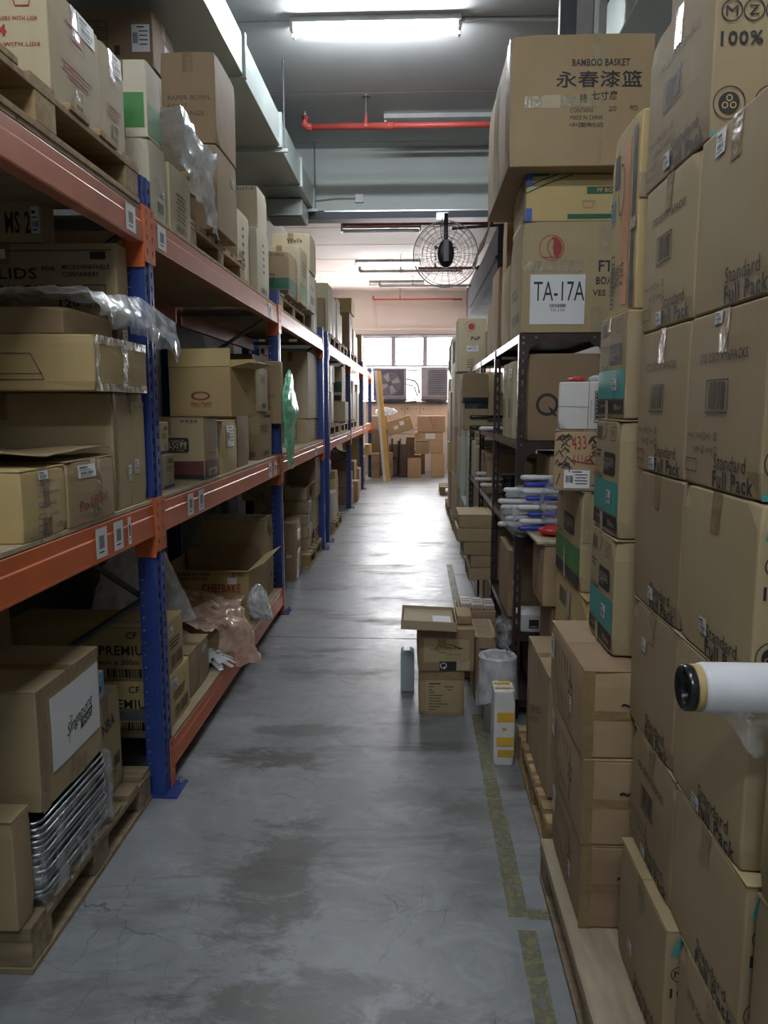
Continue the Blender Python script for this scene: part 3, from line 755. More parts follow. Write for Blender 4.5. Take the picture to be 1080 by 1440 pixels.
def beam(y0, y1, zt, h, label, m='rack_orange', tags=(), xf=-1.0, rear=True):
    r = empty('rack_beam', (xf, (y0+y1)/2, zt-h)); tag(r, label, 'beam', 'orange beams of the left racking'); L2 = (y1-y0)/2-.055
    prof = [(-.045, 0), (.004, 0), (.004, h*.62), (.001, h*.66), (.001, h*.97), (-.012, h), (-.045, h)]
    MB().prism(prof, 'Y', -L2, L2).build('beam_body', m, r, bevel=.002)
    # lighter folded lip
    MB().box(.004, .0055, -L2, L2, .004, .010).build('lip', m, r)
    for s_ in (-1, 1):
        yo = s_*(L2+.027); mb = MB()
        holes = [(.02, .032, v, v+.02) for v in (.03, .08, .13, .17)]
        hb = h+.085; V, Fc = slot_plate(.054, hb, [q for q in holes if q[3] < hb], lambda u, v: (.0085, yo-.027+u, h+.02-hb+v)); mb.raw(V, Fc)
        mb.box(-.0735, .0085, yo+s_*.0275-.0015, yo+s_*.0275+.0015, h+.02-hb, h+.02) if False else None
        o = mb.build('end_bracket', 'rack_orange', r); sm = o.modifiers.new('solid', 'SOLIDIFY'); sm.thickness = .003; sm.offset = -1
        if s_ > 0 and h > .1:
            MB().box(-.076, .006, yo-.027-.005, yo-.027-.002, h+.02-hb-.02, h+.02).lathe([(0, yo-.034), (.007, yo-.034), (.007, yo-.030)], (-.04, 0, h*.3), 'Y', 8).build('bracket_side', 'rack_orange', r)
    for (ty, tw) in tags:
        l = MB().box(.0052, .0058, ty-(y0+y1)/2-tw/2, ty-(y0+y1)/2+tw/2, h*.12, h*.88).build('label', 'paper', r)
        mb = MB(); yb = ty-(y0+y1)/2-tw*.22
        for i in range(8): mb.box(.0059, .0061, yb+i*tw*.06, yb+i*tw*.06+tw*.03, h*.35, h*.68)
        mb.box(.0059, .0061, yb, yb+tw*.4, h*.24, h*.28); mb.build('label_print', 'ink', l)
    if rear: MB().prism([(-.045-.73, 0), (-.73-.0, 0), (-.73, h), (-.045-.73, h)], 'Y', -L2, L2).build('rear_beam', m, r)
    return r
bnames = ['nearest bay', 'second bay', 'third bay', 'fourth bay', 'fifth bay', 'sixth bay']
bays = [(FRY[0], FRY[1]), (FRY[1], FRY[2]), (FRY[2], FRY[3]), (FRB[0], FRB[1]), (FRB[1], FRB[2]), (FRB[2], FRB[3])]
D2, D3, D1 = 1.20, 2.27, .20
for i, (a, b_) in enumerate(bays):
    t2 = {0: ((2.36, .085), (2.50, .08), (2.60, .028)), 1: ((3.33, .09), (3.50, .09), (5.2, .1), (5.38, .1)), 2: ((7.6, .12),), 3: ((11.2, .12), (11.4, .12))}.get(i, ())
    t3 = {0: ((2.74, .09),), 1: ((3.07, .10), (5.3, .1)), 2: (), }.get(i, ())
    beam(a, b_, D2-.014, .125, 'orange beam at waist height in the %s of the left racking' % bnames[i], tags=t2)
    beam(a, b_, D3-.014, .115, 'orange upper beam in lit tone in the %s of the left racking' % bnames[i], 'rack_orange_lit', tags=t3)
    for z, w_ in ((D2, 'waist-high'), (D3, 'upper')):
        n = 3
        for j in range(n):
            ya = a+.02+(b_-a-.04)*j/n; yb_ = a+.02+(b_-a-.04)*(j+1)/n
            tag(MB().box(-1.775, -1.0, ya+(.05 if j == 0 else .003), yb_-(.05 if j == 2 else .003), z-.0135, z).build('deck_board', 'deck_ply', bevel=.001), 'plywood deck board on the %s level, %s, board %s from the near end' % (w_, bnames[i], ['first', 'second', 'third'][j]), 'board', 'plywood deck boards of the left racking')
beam(FRY[1], FRY[2], D1-.014, .115, 'low orange beam just above the floor in the second bay')
for j in range(3):
    a, b_ = FRY[1], FRY[2]; ya = a+.02+(b_-a-.04)*j/3; yb_ = a+.02+(b_-a-.04)*(j+1)/3
    tag(MB().box(-1.775, -1.0, ya+(.05 if j == 0 else .003), yb_-(.05 if j == 2 else .003), D1-.0135, D1).build('deck_board', 'deck_ply', bevel=.001), 'plywood deck board on the lowest level, board %s from the near end' % ['first', 'second', 'third'][j], 'board', 'plywood deck boards of the left racking')
# the dark depth behind the racks is put into the wall colour
# ---- pallets
def pallet(label, x0, x1, y0, y1, z0, along='Y', n=7, wood='pallet_wood', solid=False, h=.14):
    """boards run across X; stringers/blocks below; the aisle edge shows blocks"""
    if x0 < -.99 :
        for fy in FRAMES_Y:
            if y0 < fy+.06 and y1 > fy-.06: y0, y1 = (y0, fy-.06) if (y0+y1)/2 < fy else (fy+.06, y1)
    PLACED.append((x0, x1, y0, y1, z0, z0+h))
    r = empty('pallet', ((x0+x1)/2, (y0+y1)/2, z0)); tag(r, label, 'pallet', 'wooden pallets'); w, d = (x1-x0)/2, (y1-y0)/2; t_ = .02
    rr = random.Random(int(abs(x0*100)+y0*31))
    if solid: MB().box(-w, w, -d, d, h-t_*.9, h).build('top_sheet', 'plywood', r, bevel=.002)
    else:
        bw = 2*d/n*.68
        for i in range(n):
            yc = -d+bw/2+(2*d-bw)*i/(n-1); e = rr.uniform(-.008, .008)
            MB().box(-w, w+e, yc-bw/2, yc+bw/2, h-t_, h+rr.uniform(-.001, .001)).build('top_board', wood, r, bevel=.002)
    for xs in (-w+.05, 0, w-.05):
        MB().box(xs-.05, xs+.05, -d, d, h-2*t_, h-t_-.001 if not solid else h-t_-.001).build('stringer_board', wood, r, bevel=.002)
        for yc in (-d+.065, 0, d-.065): MB().box(xs-.048, xs+.048, yc-.06, yc+.06, t_, h-2*t_).build('block', wood, r, bevel=.003)
        MB().box(xs-.05, xs+.05, -d, d, 0, t_-.001).build('bottom_board', wood, r, bevel=.002)
    return r
#@@PART3
# ================================================================== FILM, BAGS
def sheet(nx, ny, fn, name, m, parent=None, thick=0):
    V = [fn(i/nx, j/ny) for j in range(ny+1) for i in range(nx+1)]
    Fc = [(j*(nx+1)+i, j*(nx+1)+i+1, (j+1)*(nx+1)+i+1, (j+1)*(nx+1)+i) for j in range(ny) for i in range(nx)]
    return MB().raw(V, Fc).build(name, m, parent, smooth=True, fix=False)
def nz3(p, s, seed=0): return noise.noise(Vector((p[0]*s+seed, p[1]*s, p[2]*s+seed*.7)))
def ridged(p, s, seed=0): return 1-2*abs(nz3(p, s, seed))
def blob(name, m, c, rad, amp=.12, s=5, seed=0, shape=None, n=(36, 26), parent=None):
    """crumpled closed bag: an ellipsoid creased by ridged noise"""
    V = []; nu, nv = n
    for j in range(nv+1):
        ph = math.pi*j/nv
        for i in range(nu):
            th = 2*math.pi*i/nu; d = Vector((math.sin(ph)*math.cos(th), math.sin(ph)*math.sin(th), math.cos(ph)))
            k = 1+amp*ridged(d, s*.35, seed)+amp*.5*ridged(d, s, seed+3)
            p = Vector((d.x*rad[0]*k, d.y*rad[1]*k, d.z*rad[2]*k))
            if shape: p = Vector(shape(p, d))
            V.append((p.x+c[0], p.y+c[1], p.z+c[2]))
    Fc = [(j*nu+i, j*nu+(i+1) % nu, (j+1)*nu+(i+1) % nu, (j+1)*nu+i) for j in range(nv) for i in range(nu)]
    return MB().raw(V, Fc).build(name, m, parent, smooth=True)

# ================================================================== LEFT, UPPER LEVEL
ZP3 = D3+.14
pallet('pallet on the upper level above the nearest bay, overhanging the orange beam', -2.0, -.995, 1.45, 2.84, D3, n=7)
LID = lambda: [('e', .30, .80, .10, .12, 1.0), ('o', .30, .70, .16, .10, .003)]
for i, (cr, fr) in enumerate((((74, 168), 141), ((143, 208), 192))):
    c = C(['pale carton with red lid drawings and a red 4, at the top left corner', 'second pale carton on the upper near pallet, against the blue post'][i], cr, fr, 2.74, ZP3, X=-1.04, w=.55, mat='kraft_pale', flaps=False, seam='X')
    c.pr('ink_red' if i == 0 else 'ink_faint_red', ('A', [('r', .5, .80, .4, .02), ('r', .45, .365, .5, .018), ('o', .5, .70, .30, .14, .002), ('r', .5, .70, .22, .03), ('r', .5, .44, .6, .02), ('r', .5, .405, .55, .014), ('r', .5, .33, .4, .014)]),
         ('N', [('e', .875, .955, .035, .12, 2.4), ('e', .875, .87, .028, .14, 3.0), ('l', [(.825, .87), (.84, .76), (.91, .76), (.925, .87)], .003), T(.80, .66, .30, .032, 'CONTAINERS WITH LIDS', bold=.015), T(.765, .565, .05, .09, '4', bold=.03), T(.82, .455, .28, .03, 'SETS WITH LIDS', bold=.015)]))
    c.lab('A', .72, .90, .34, .20); c.lab('A', .5, .13, .22, .14, 'bar', m='ink_grey' if False else 'kraft_pale')
# stack beyond the post
pallet('pallet on the upper level in the second bay, under the paper bowl cartons', -1.95, -1.045, 3.62, 4.78, D3, n=7)
c = C('slim cream carton standing on the upper beam just past the blue post', (213, 315), 233, 193, D3, X=-1.03, w=.24, mat='cream_card')
c.pr('ink_grey', ('A', [T(.35, .55, .3, .025, 'KT 500'), T(.4, .5, .4, .02, 'PP LID'), ('b', .6, .22, .4, .14), T(.6, .10, .4, .02, 'MADE')])); c.lab('A', .7, .42, .35, .08)
bx = c.box
c = Carton('narrow carton with a green panel on top of the slim cream carton', bx[0]+.02, bx[1]-.0, bx[2]+.0, bx[3]-.03, bx[5]+.001, bx[5]+.28, 'cream_card'); c.band('ink_green', ('N', [('r', .6, .35, .7, .45)]), ('A', [('r', .5, .25, .96, .4)]))
c = C('carton with stacked lines of print beside the slim cream carton', (240, 312), 268, 226, D3, X=-1.03, w=.28, mat='kraft_pale')
c.pr('ink_grey', *[('A', [('r', .5, .62-.06*i, .5-.1*(i % 2), .02) for i in range(7)]+[('b', .5, .14, .5, .1)])])
bc = c.box
XB, YBW = -1.06, 3.72
c1 = C('lower carton reading BOWL and BAGS on the upper pallet', (307, 322), 333, 202, ZP3, w=.27, mat='kraft_red', flaps=False)
c1.pr('ink_grey', ('N', [T(.45, .60, .62, .055, 'PAPER BOWL'), T(.45, .42, .52, .055, '6BAGS')])); c1.lab('A', .75, .75, .2, .1)
b1 = c1.box
c2 = Carton('upper carton reading PAPER BOWL at the top of the left stacks', b1[0]+.015, b1[1]+.005, b1[2]-.005, b1[3]-.01, b1[5]+.002, b1[5]+.002+(b1[5]-b1[4])*1.04, 'kraft_red')
c2.pr('ink_grey', ('N', [T(.52, .50, .80, .05, 'PAPER BOWL'), T(.30, .41, .36, .05, 'KRAFT'), T(.45, .33, .66, .05, '50*6BAGS'), T(.30, .24, .36, .05, '1CTN')]))
g_ = C('brown carton with tape under the long stickered carton', (218, 150), 243, 98, None, X=-1.34, w=.42, mat='kraft'); g_.lab('A', .8, .4, .3, .3); bg_ = g_.box
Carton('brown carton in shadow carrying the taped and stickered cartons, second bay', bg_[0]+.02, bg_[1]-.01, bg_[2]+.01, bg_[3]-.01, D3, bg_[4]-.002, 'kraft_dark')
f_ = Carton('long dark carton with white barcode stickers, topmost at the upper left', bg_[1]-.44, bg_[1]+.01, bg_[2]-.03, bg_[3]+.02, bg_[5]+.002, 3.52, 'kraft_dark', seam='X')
f_.lab('N', .87, .48, .20, .46, 'form'); f_.lab('A', .62, .42, .26, .40, 'form'); f_.pr('ink', ('N', [('o', .18+.13*i, .72-.16*j, .11, .13, .003) for i in range(3) for j in range(3)]+[('r', .60, .28, .06, .16)]))
# clear wrap slumped over the printed carton
def wrapf(u, v):
    y_ = bc[2]+.01+(bc[3]-bc[2]+.11)*u
    x_ = bc[1]-.30+.34*min(1, v*1.5); z_ = bc[5]+.16+.05*math.sin(3*u+1)-.06*u if v < .66 else bc[5]+.14-.36*(v-.66)/.34*(.5+.6*u)
    p = (x_, y_, z_); q = .022*ridged(p, 9, 2)+.012*ridged(p, 22, 5)
    return (x_+q+(.03*u if v > .6 else 0), y_+.4*q, z_+q*.8)
tag(sheet(26, 30, wrapf, 'plastic_wrap', 'film'), 'crinkled clear plastic wrap slumped over the printed carton on the upper level', 'plastic wrap')
h1 = C('tall carton with sideways print on the upper level, left of its twin', (335, 404), 351, 290, D3, w=.32, mat='cream_card')
h1.pr('ink_grey', ('A', [('r', .45, .8-.1*i, .16, .03) for i in range(5)]+[('b', .5, .12, .5, .08)]), ('A', [T(.3, .45, .45, .10, 'PAPER BOWL KT', rot=90)]))
h2 = C('tall carton with sideways print on the upper level, right of its twin', (352, 408), 378, 306, D3, w=.32, mat='cream_card')
h2.pr('ink_grey', ('A', [('r', .45, .8-.1*i, .16, .03) for i in range(5)]+[('b', .5, .12, .5, .08)]))
hb = h2.box
h3 = Carton('carton printed with a number along its top edge, above the two tall cartons', hb[0]-.02, hb[1]-.02, hb[2]+.14, hb[3]+.12, hb[5]+.002, Zat(258, hb[1], hb[2]+.1), 'cream_card'); h3.pr('ink', ('N', [T(.68, .93, .5, .06, 'U1912718')]+[('r', .3, .7-.05*i, .4, .015) for i in range(4)]))
Carton('plain brown carton behind the two tall cartons on the upper level', -1.75, -1.40, 4.95, 5.5, D3, 2.85, 'kraft')
# third bay, upper
pallet('pallet on the upper level in the third bay under the green-banded cartons', -1.95, -1.04, 5.98, 7.3, D3, n=7)
p3 = C('carton with a green band and a cup drawing on the upper level', (407, 415), 418, 353, ZP3, w=.32, mat='kraft')
p3.band('ink_dkgreen', ('N', [('r', .5, .27, .98, .25)]), ('A', [('r', .5, .27, .98, .25)])); p3.band('ink', ('N', [('r', .5, .07, .94, .10)]), ('A', [('r', .5, .07, .9, .10)]))
p3.pr('ink', ('N', [T(.72, .92, .34, .05, 'U193024'), ('l', [(.38, .48), (.42, .26), (.60, .26), (.64, .48), (.38, .48)], .006)]))
b3 = p3.box
c = Carton('taller pale carton behind the green-banded cup carton', b3[0], b3[1]+.02, b3[3]+.02, b3[3]+.45, ZP3, b3[5]+.13, 'kraft_pale'); c.band('ink_green', ('A', [('r', .5, .22, .9, .28)])); c.pr('ink_grey', ('A', [('r', .5, .75-.07*i, .5, .02) for i in range(4)]))
c = Carton('dark lettered carton at the back of the third upper pallet', b3[0]+.02, b3[1]+.04, b3[3]+.50, b3[3]+.90, ZP3+.34, ZP3+.66, 'kraft_pale'); c.pr('ink', ('N', [T(.6, .80, .4, .12, 'Wells', bold=.02)]))
c = Carton('pale carton under the dark lettered one on the third upper pallet', b3[0]+.02, b3[1]+.03, b3[3]+.49, b3[3]+.89, ZP3, ZP3+.338, 'cream_card'); c.pr('ink', ('A', [T(.5, .6, .5, .1, 'PW'), ('b', .5, .3, .5, .2)]))
c = Carton('grey-edged carton at the far end of the third upper bay', b3[0]+.06, b3[1]-.01, 7.42, 7.85, D3, D3+.52, 'kraft_pale', lite=True)

# ================================================================== LEFT, WAIST LEVEL, NEAREST BAY
c = C('pale yellow carton with blue size tick boxes on the waist-high shelf', (35, 784), 93, 663, D2, X=-1.0, w=.34, mat='kraft_yellow', flaps=True, seam='X')
c.pr('ink_blue', ('A', [T(.62, .80, .20, .045, 'SMALL'), T(.65, .64, .24, .045, 'MEDIUM'), T(.62, .48, .20, .045, 'LARGE'), T(.66, .32, .24, .045, 'XLARGE'), ('o', .38, .80, .16, .075, .0015), ('o', .38, .64, .16, .075, .0015), ('o', .38, .48, .16, .075, .0015), ('o', .38, .32, .16, .075, .0015), ('l', [(.33, .48), (.37, .45), (.44, .52)], .002),
     T(.78, .14, .13, .08, 'CE'), T(.36, .06, .5, .04, 'MADE IN MALAYSIA'), ('g', .20, .15, .04, .2), ('o', .38, .15, .18, .10, .002)]), ('N', [T(.5, .26, .3, .09, 'CE'), T(.45, .14, .5, .05, '(INT)')]))
c.lab('A', .46, .90, .22, .12); c.deco('tape', [('A', [('r', .50, .62, .14, .36), ('r', .52, .12, .16, .18)])], 'tape', .0012)
ba = c.box
c = C('battered brown carton with a red handwritten number, its top flaps torn open', (97, 762), 160, 650, D2, X=-.995, w=.36, mat='kraft_red', amp=.008, flaps=True, seam='X')
c.pr('ink_red', ('A', [T(.50, .34, .62, .17, 'Po18Gst', rot=6)])); c.lab('A', .36, .82, .36, .20, 'lines'); c.deco('tape', [('A', [('r', .62, .5, .10, 1)])], 'tape', .0012)
bb = c.box
def torn(u, v):
    x = bb[0]-.16+(bb[1]-bb[0]+.17)*u; y = bb[2]-.14*(1-v)*1+.34*v*1; z = bb[5]+.010+.016*abs(math.sin(3*u+2*v))+.006*ridged((x, y, 0), 9)
    return (x-.02, y, z+.01*(1-v))
o = sheet(10, 10, lambda u, v: torn(u, v), 'torn_flap', 'kraft_red'); s_m = o.modifiers.new('solid', 'SOLIDIFY'); s_m.thickness = .004
o.parent = c.root; o.matrix_parent_inverse = Matrix.Translation(-Vector(((bb[0]+bb[1])/2, (bb[2]+bb[3])/2, bb[4])))
Carton('edge of a brown carton at the far left of the waist-high shelf', -1.50, -1.075, ba[2]-.42, ba[2]-.03, D2, D2+.26, 'kraft')
def wrapedge(u, v):
    p = (-1.065+.02*math.sin(7*u), ba[2]-.40+.37*v, D2+.02+.30*u); q = .018*ridged(p, 14, 1); return (p[0]+q*.5, p[1], p[2]+q)
# two tall cartons behind
Z1 = Zat(552, -1.06, 2.45)
pc = onX(146, 700, -1.14)
c = C('tall taped carton on the waist-high shelf, left one of a tight pair', (165, 736), 184, 552, D2, X=-1.01, w=.76, mat='kraft', flaps=False)
b4 = c.box; c.lab('A', .85, .30, .2, .14); c.deco('tape', [('A', [('r', .12, .5, .16, 1)])], 'tape', .0012)
c = Carton('tall taped carton on the waist-high shelf, right one of a tight pair', b4[0], b4[1], b4[3]+.004, 2.83, D2, b4[5], 'kraft', flaps=False); c.lab('A', .25, .35, .25, .12); c.deco('tape', [('A', [('r', .5, .90, .9, .04)])], 'tape_clear', .0012)
c = C('wide brown carton with a trapezium outline, on top of the tall taped pair', (135, 549), 206, 469, b4[5]+.002, X=-.98, w=.98, mat='kraft_yellow', flaps=False, tapes=False)
c.pr('ink', ('N', [('l', [(.62, .66), (.80, .66), (.84, .20), (.60, .20), (.62, .66)], .002), ('l', [(.60, .30), (.835, .30)], .002)]))
c.deco('tape', [('A', [('r', .5, .92, .98, .16), ('r', .5, .07, .98, .15), ('r', .52, .5, .10, 1), ('r', .04, .5, .08, 1)])], 'tape_clear', .0012); c.lab('A', .5, .82, .10, .17)
b5 = c.box
Carton('dark wrapped carton lying flat above the trapezium carton', b5[0]+.02, b5[1]-.10, b5[2]+.02, b5[3]-.05, b5[5]+.002, b5[5]+.085, 'kraft_dark')
zl = b5[5]+.09
c = C('carton printed LIDS for microwavable containers, in the shade under the upper beam', (166, 427), 180, 341, zl, X=-1.05, w=.80, mat='kraft', flaps=False)
c.pr('ink', ('N', [T(.56, .60, .17, .15, 'LIDS', bold=.015), T(.70, .66, .06, .06, 'FOR', bold=.02), T(.865, .68, .21, .065, 'MICROWAVABLE', bold=.02), T(.84, .585, .16, .065, 'CONTAINERS', bold=.02), T(.62, .38, .28, .14, 'MS C07-O', bold=.015), T(.785, .20, .09, .10, '120', bold=.02), ('o', .90, .38, .10, .13, .003), T(.90, .235, .09, .045, '3 PKTS'), T(.90, .16, .09, .045, '40 PCS'), ('l', [(.40, .90), (.98, .90)], .003), ('r', .92, .83, .07, .10)])); c.lab('N', .46, .86, .10, .13)
b6 = c.box
c = NF('flat carton marked MS 2 high in the shade of the nearest bay', b6[2]+.002, -60, 58, 271, d=.10, z0=b6[5]+.003, mat='kraft', flaps=False, tapes=False); c.pr('ink', ('N', [T(.72, .45, .30, .5, 'MS 2', bold=.02)])); c.lab('N', .93, .5, .10, .6)
# white film heaped over the wide carton
def filmf(u, v):
    y_ = b5[2]-.03+(b5[3]-b5[2]+.26)*(u)
    if v < .62: x_ = b5[1]-.75+.74*(v/.62); z_ = b5[5]+.112+.035*u
    else: t_ = (v-.62)/.38; x_ = b5[1]-.005+.03*math.sin(t_*2.2)+.03*u; z_ = b5[5]+.085-.13*t_*(.35+.75*u)
    if x_ < -.975: y_ = min(y_, 2.79)
    if y_ > b6[2]-.03 and x_ > b6[1]-.1: x_ = max(x_, -1.03)
    elif y_ > b6[2]-.03: y_ = b6[2]-.03
    p = (x_, y_, z_); q = .020*ridged(p, 7, 4)+.010*ridged(p, 17, 8)
    return (x_+q*.7, y_+q*.5-.02*u, z_+(abs(q) if x_ < b5[1]-.08 else q))
tag(sheet(40, 44, filmf, 'plastic_film', 'film'), 'heap of crumpled white plastic film over the wide carton by the nearest blue post', 'plastic film')

# ================================================================== LEFT, WAIST LEVEL, SECOND BAY
def small_print(c, f='A'):
    c.pr('ink_grey', (f, [('b', .6, .8, .45, .13), ('r', .5, .62, .6, .025), ('r', .45, .56, .5, .02), ('r', .5, .5, .6, .02), ('g', .5, .22, .08, .25)]))
    c.band('ink_blue', (f, [('r', .5, .06, .9, .07)])); return c
a1 = small_print(C('small pale carton with a blue bottom stripe, just past the blue post, lower of two', (231, 695), 245, 640, D2, X=-1.07, w=.30, mat='kraft_pale', flaps=False)); q = a1.box
small_print(Carton('small pale carton with a blue bottom stripe, just past the blue post, upper of two', q[0], q[1]-.01, q[2], q[3]-.03, q[5]+.002, q[5]*2-q[4]-.01, 'kraft_pale', flaps=False))
c = C('brown carton with a black speech bubble about plants and a maroon base', (289, 689), 307, 587, D2, X=-1.01, w=.36, mat='kraft')
for f in ('N', 'A'): c.band('ink_maroon', (f, [('r', .5, .20, .98, .22)]))
c.band('ink', ('N', [('r', .5, .06, .98, .08), ('rr', .60, .56, .40, .24)]), ('A', [('r', .5, .06, .98, .08), ('rr', .80, .60, .22, .24)]))
c.deco('print', [('N', [T(.60, .63, .30, .035, "I'M MADE"), T(.60, .585, .34, .055, 'FROM', bold=.03), T(.60, .53, .34, .05, 'PLANTS', bold=.03), T(.60, .48, .30, .03, 'NOT OIL')])], 'kraft_pale', .0024)
c.pr('ink', ('N', [T(.80, .94, .24, .045, 'V325')]), ('A', [T(.5, .43, .5, .05, 'H-A-H')])); c.deco('print', [('N', [('e', .42, .31, .07, .12, 3.0)])], 'kraft_yellow', .0026); c.lab('A', .5, .12, .6, .12, 'bar', m='kraft_pale')
q = c.box; zt2 = q[5]
c3 = C('pale battered carton with a shipping sheet, right of the plants carton', (310, 681), 333, 592, D2, X=-1.01, w=.42, mat='kraft_yellow', amp=.008); c3.lab('A', .55, .70, .42, .40, 'form')
c4 = C('narrow taped carton standing third on the waist-high shelf', (335, 668), 350, 583, D2, X=-1.03, w=.34, mat='kraft_dark')
c5 = C('lower carton of the pair with bar code feet, second bay', (366, 662), 382, 579, D2, X=-1.03, w=.36, mat='kraft')
c5.pr('ink', ('N', [T(.6, .93, .55, .06, '1913928'), ('b', .65, .12, .6, .12)]), ('A', [T(.35, .65, .5, .16, 'PAPER PLATE', rot=90), ('b', .5, .12, .5, .1), ('r', .6, .9, .5, .05)]))
q5 = c5.box
c6 = Carton('upper carton of the pair with bar code feet, second bay', q5[0], q5[1]+.01, q5[2]-.03, q5[3]-.17, q5[5]+.002, q5[5]+.43*(q5[3]-q5[2])/(q5[3]-q5[2]) if False else q5[5]+(q5[5]-q5[4])*1.02, 'kraft_pale')
c6.pr('ink', ('N', [T(.5, .93, .7, .06, 'U1913928'), ('b', .6, .12, .6, .12)]), ('A', [T(.35, .65, .5, .16, 'PAPER PLATE', rot=90), ('b', .5, .12, .5, .1), ('r', .6, .9, .5, .05)]))
# big open carton on top of the first ones
zc_ = max(zt2, c3.box[5])+.004
c7 = NF('big open carton with a red plate emblem, flaps up, on top of the plants carton', 3.74, 238, 331, 516, d=.30, z0=zc_, turn=-.20, mat='kraft_yellow', open_top=True)
c7.pr('ink_red', ('N', [('e', .52, .42, .08, .18, 2.6), T(.52, .26, .34, .06, 'CHILLI PLATE', bold=.02), T(.52, .20, .30, .035, 'PRODUCT & SNACKS')])); c7.flap('N', .085, -2).flap('B', .05, 0).flap('A', .10, 78)
c8 = Carton('grey-brown carton with a white sticker at the back of the second bay', -1.75, -1.45, 4.05, 4.35, D2, 1.98, 'kraft_dark'); c8.lab('A', .5, .9, .3, .05); c8.lab('N', .6, .92, .2, .05)
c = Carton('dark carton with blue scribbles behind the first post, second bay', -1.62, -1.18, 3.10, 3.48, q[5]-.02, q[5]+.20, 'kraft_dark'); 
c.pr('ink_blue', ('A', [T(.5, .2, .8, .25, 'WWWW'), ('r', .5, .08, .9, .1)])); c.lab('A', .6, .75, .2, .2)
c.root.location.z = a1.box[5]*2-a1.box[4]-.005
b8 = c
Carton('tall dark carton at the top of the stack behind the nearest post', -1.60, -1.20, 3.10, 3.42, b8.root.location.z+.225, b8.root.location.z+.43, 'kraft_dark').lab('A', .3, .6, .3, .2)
c9 = C('lower carton with a grey swirl print beside the green bag', (382, 655), 391, 596, D2, X=-1.06, w=.30, mat='kraft')
c9.band('ink_grey', ('N', [('c', .85, .15, .2)]), ('A', [('c', .6, .15, .18)]))
q9 = c9.box
c10 = C('carton reading PAPER BOX jutting out over the aisle above the green bag', (396, 593), .24, 508, q9[5]+.002, X=-.965, w=.30, mat='kraft_red')
c10.pr('ink_grey', ('N', [T(.52, .44, .66, .045, 'PAPER BOX'), T(.48, .27, .56, .045, '25*8BAGS'), T(.52, .20, .2, .035, 'PCS')]))
# green bag hanging over the beam
def gbag(p, d):
    t_ = d.z; w_ = 1.0+.55*math.sin(3.2*t_+.6)*.5
    return (p.x*w_*(.8+.2*math.sin(9*t_)), p.y*(w_ if t_ > -.2 else w_*(1+.5*(-t_-.2)))+.03*math.sin(6*t_+1), p.z)
g0 = onX(407, 590, -.955)
tag(blob('plastic_bag', 'bag_green', (-.945, 5.74, g0[2]+.0), (.030, .19, .29), .22, 7, 3, gbag, (40, 40)), 'green plastic bag hanging over the waist-high orange beam', 'bag')
# ---- third bay, waist level
c = C('lower pale carton with a printed table, third bay', (433, 634), 447, 589, D2, X=-1.06, w=.36, mat='kraft')
c.pr('ink_grey', ('N', [('o', .45, .5, .5, .7, .004)]+[('l', [(.2, .3+.15*i), (.7, .3+.15*i)], .003) for i in range(4)]+[T(.38, .37+.15*i, .25, .05, 'PLATE') for i in range(3)]))
q = c.box
c = Carton('tall pale carton above the printed-table carton, third bay', q[0]+.02, q[1]+.01, q[2]+.02, q[3]-.04, q[5]+.002, Zat(494, q[1], q[2]), 'kraft_pale')
c = Carton('slim carton with dark tape, far end of the third bay, upper', -1.45, -1.07, q[3]+.04, q[3]+.34, 1.56, 1.90, 'kraft', lite=True)
c = Carton('slim carton with dark tape, far end of the third bay, lower', -1.45, -1.05, q[3]+.02, q[3]+.36, D2, 1.558, 'kraft_yellow', lite=True)
c = Carton('silver-topped dark carton at the near end of the third bay', -1.75, -1.25, 5.9, 6.25, D2, 1.95, 'kraft_dark')
Carton('plain brown carton deep in the third bay', -1.7, -1.3, 6.3, 6.7, D2, 1.8, 'kraft')
# ================================================================== LEFT, LOWEST LEVEL, NEAREST BAY (on the floor)
pallet('worn wooden pallet on the floor under the wrapped metal trays', -1.95, -1.045, 1.88, 2.84, 0, n=7, wood='pallet_grey')
def tray_mesh(w, d):
    mb = MB(); t_ = .0015; rr = .012
    mb.box(-w/2+.02, w/2-.02, -d/2+.02, d/2-.02, 0, t_)
    for s_ in (-1, 1):
        for ax in (0, 1):
            a, b_ = ((w/2-.02), (d/2-.02)); A, B_ = w/2-.004, d/2-.004
            if ax == 0: v = [(s_*a, -b_, 0), (s_*a, b_, 0), (s_*A, B_, .024), (s_*A, -B_, .024)]
            else: v = [(-a, s_*b_, 0), (a, s_*b_, 0), (A, s_*B_, .024), (-A, s_*B_, .024)]
            mb.raw(v, [(0, 1, 2, 3)])
    return mb.mesh('tray')
TW, TD = .34, .46
tm = tray_mesh(TW, TD)
rim = MB(); c4_ = []
for q, (sx, sy) in enumerate(((1, 1), (-1, 1), (-1, -1), (1, -1))):
    for i in range(4):
        a = math.pi/2*q+math.pi/2*i/3; c4_.append((sx*(TW/2-.03)+.03*math.cos(a), sy*(TD/2-.03)+.03*math.sin(a), .024))
rim = rim.tube(c4_, .0042, 6, closed=True).mesh('rim', smooth=True)
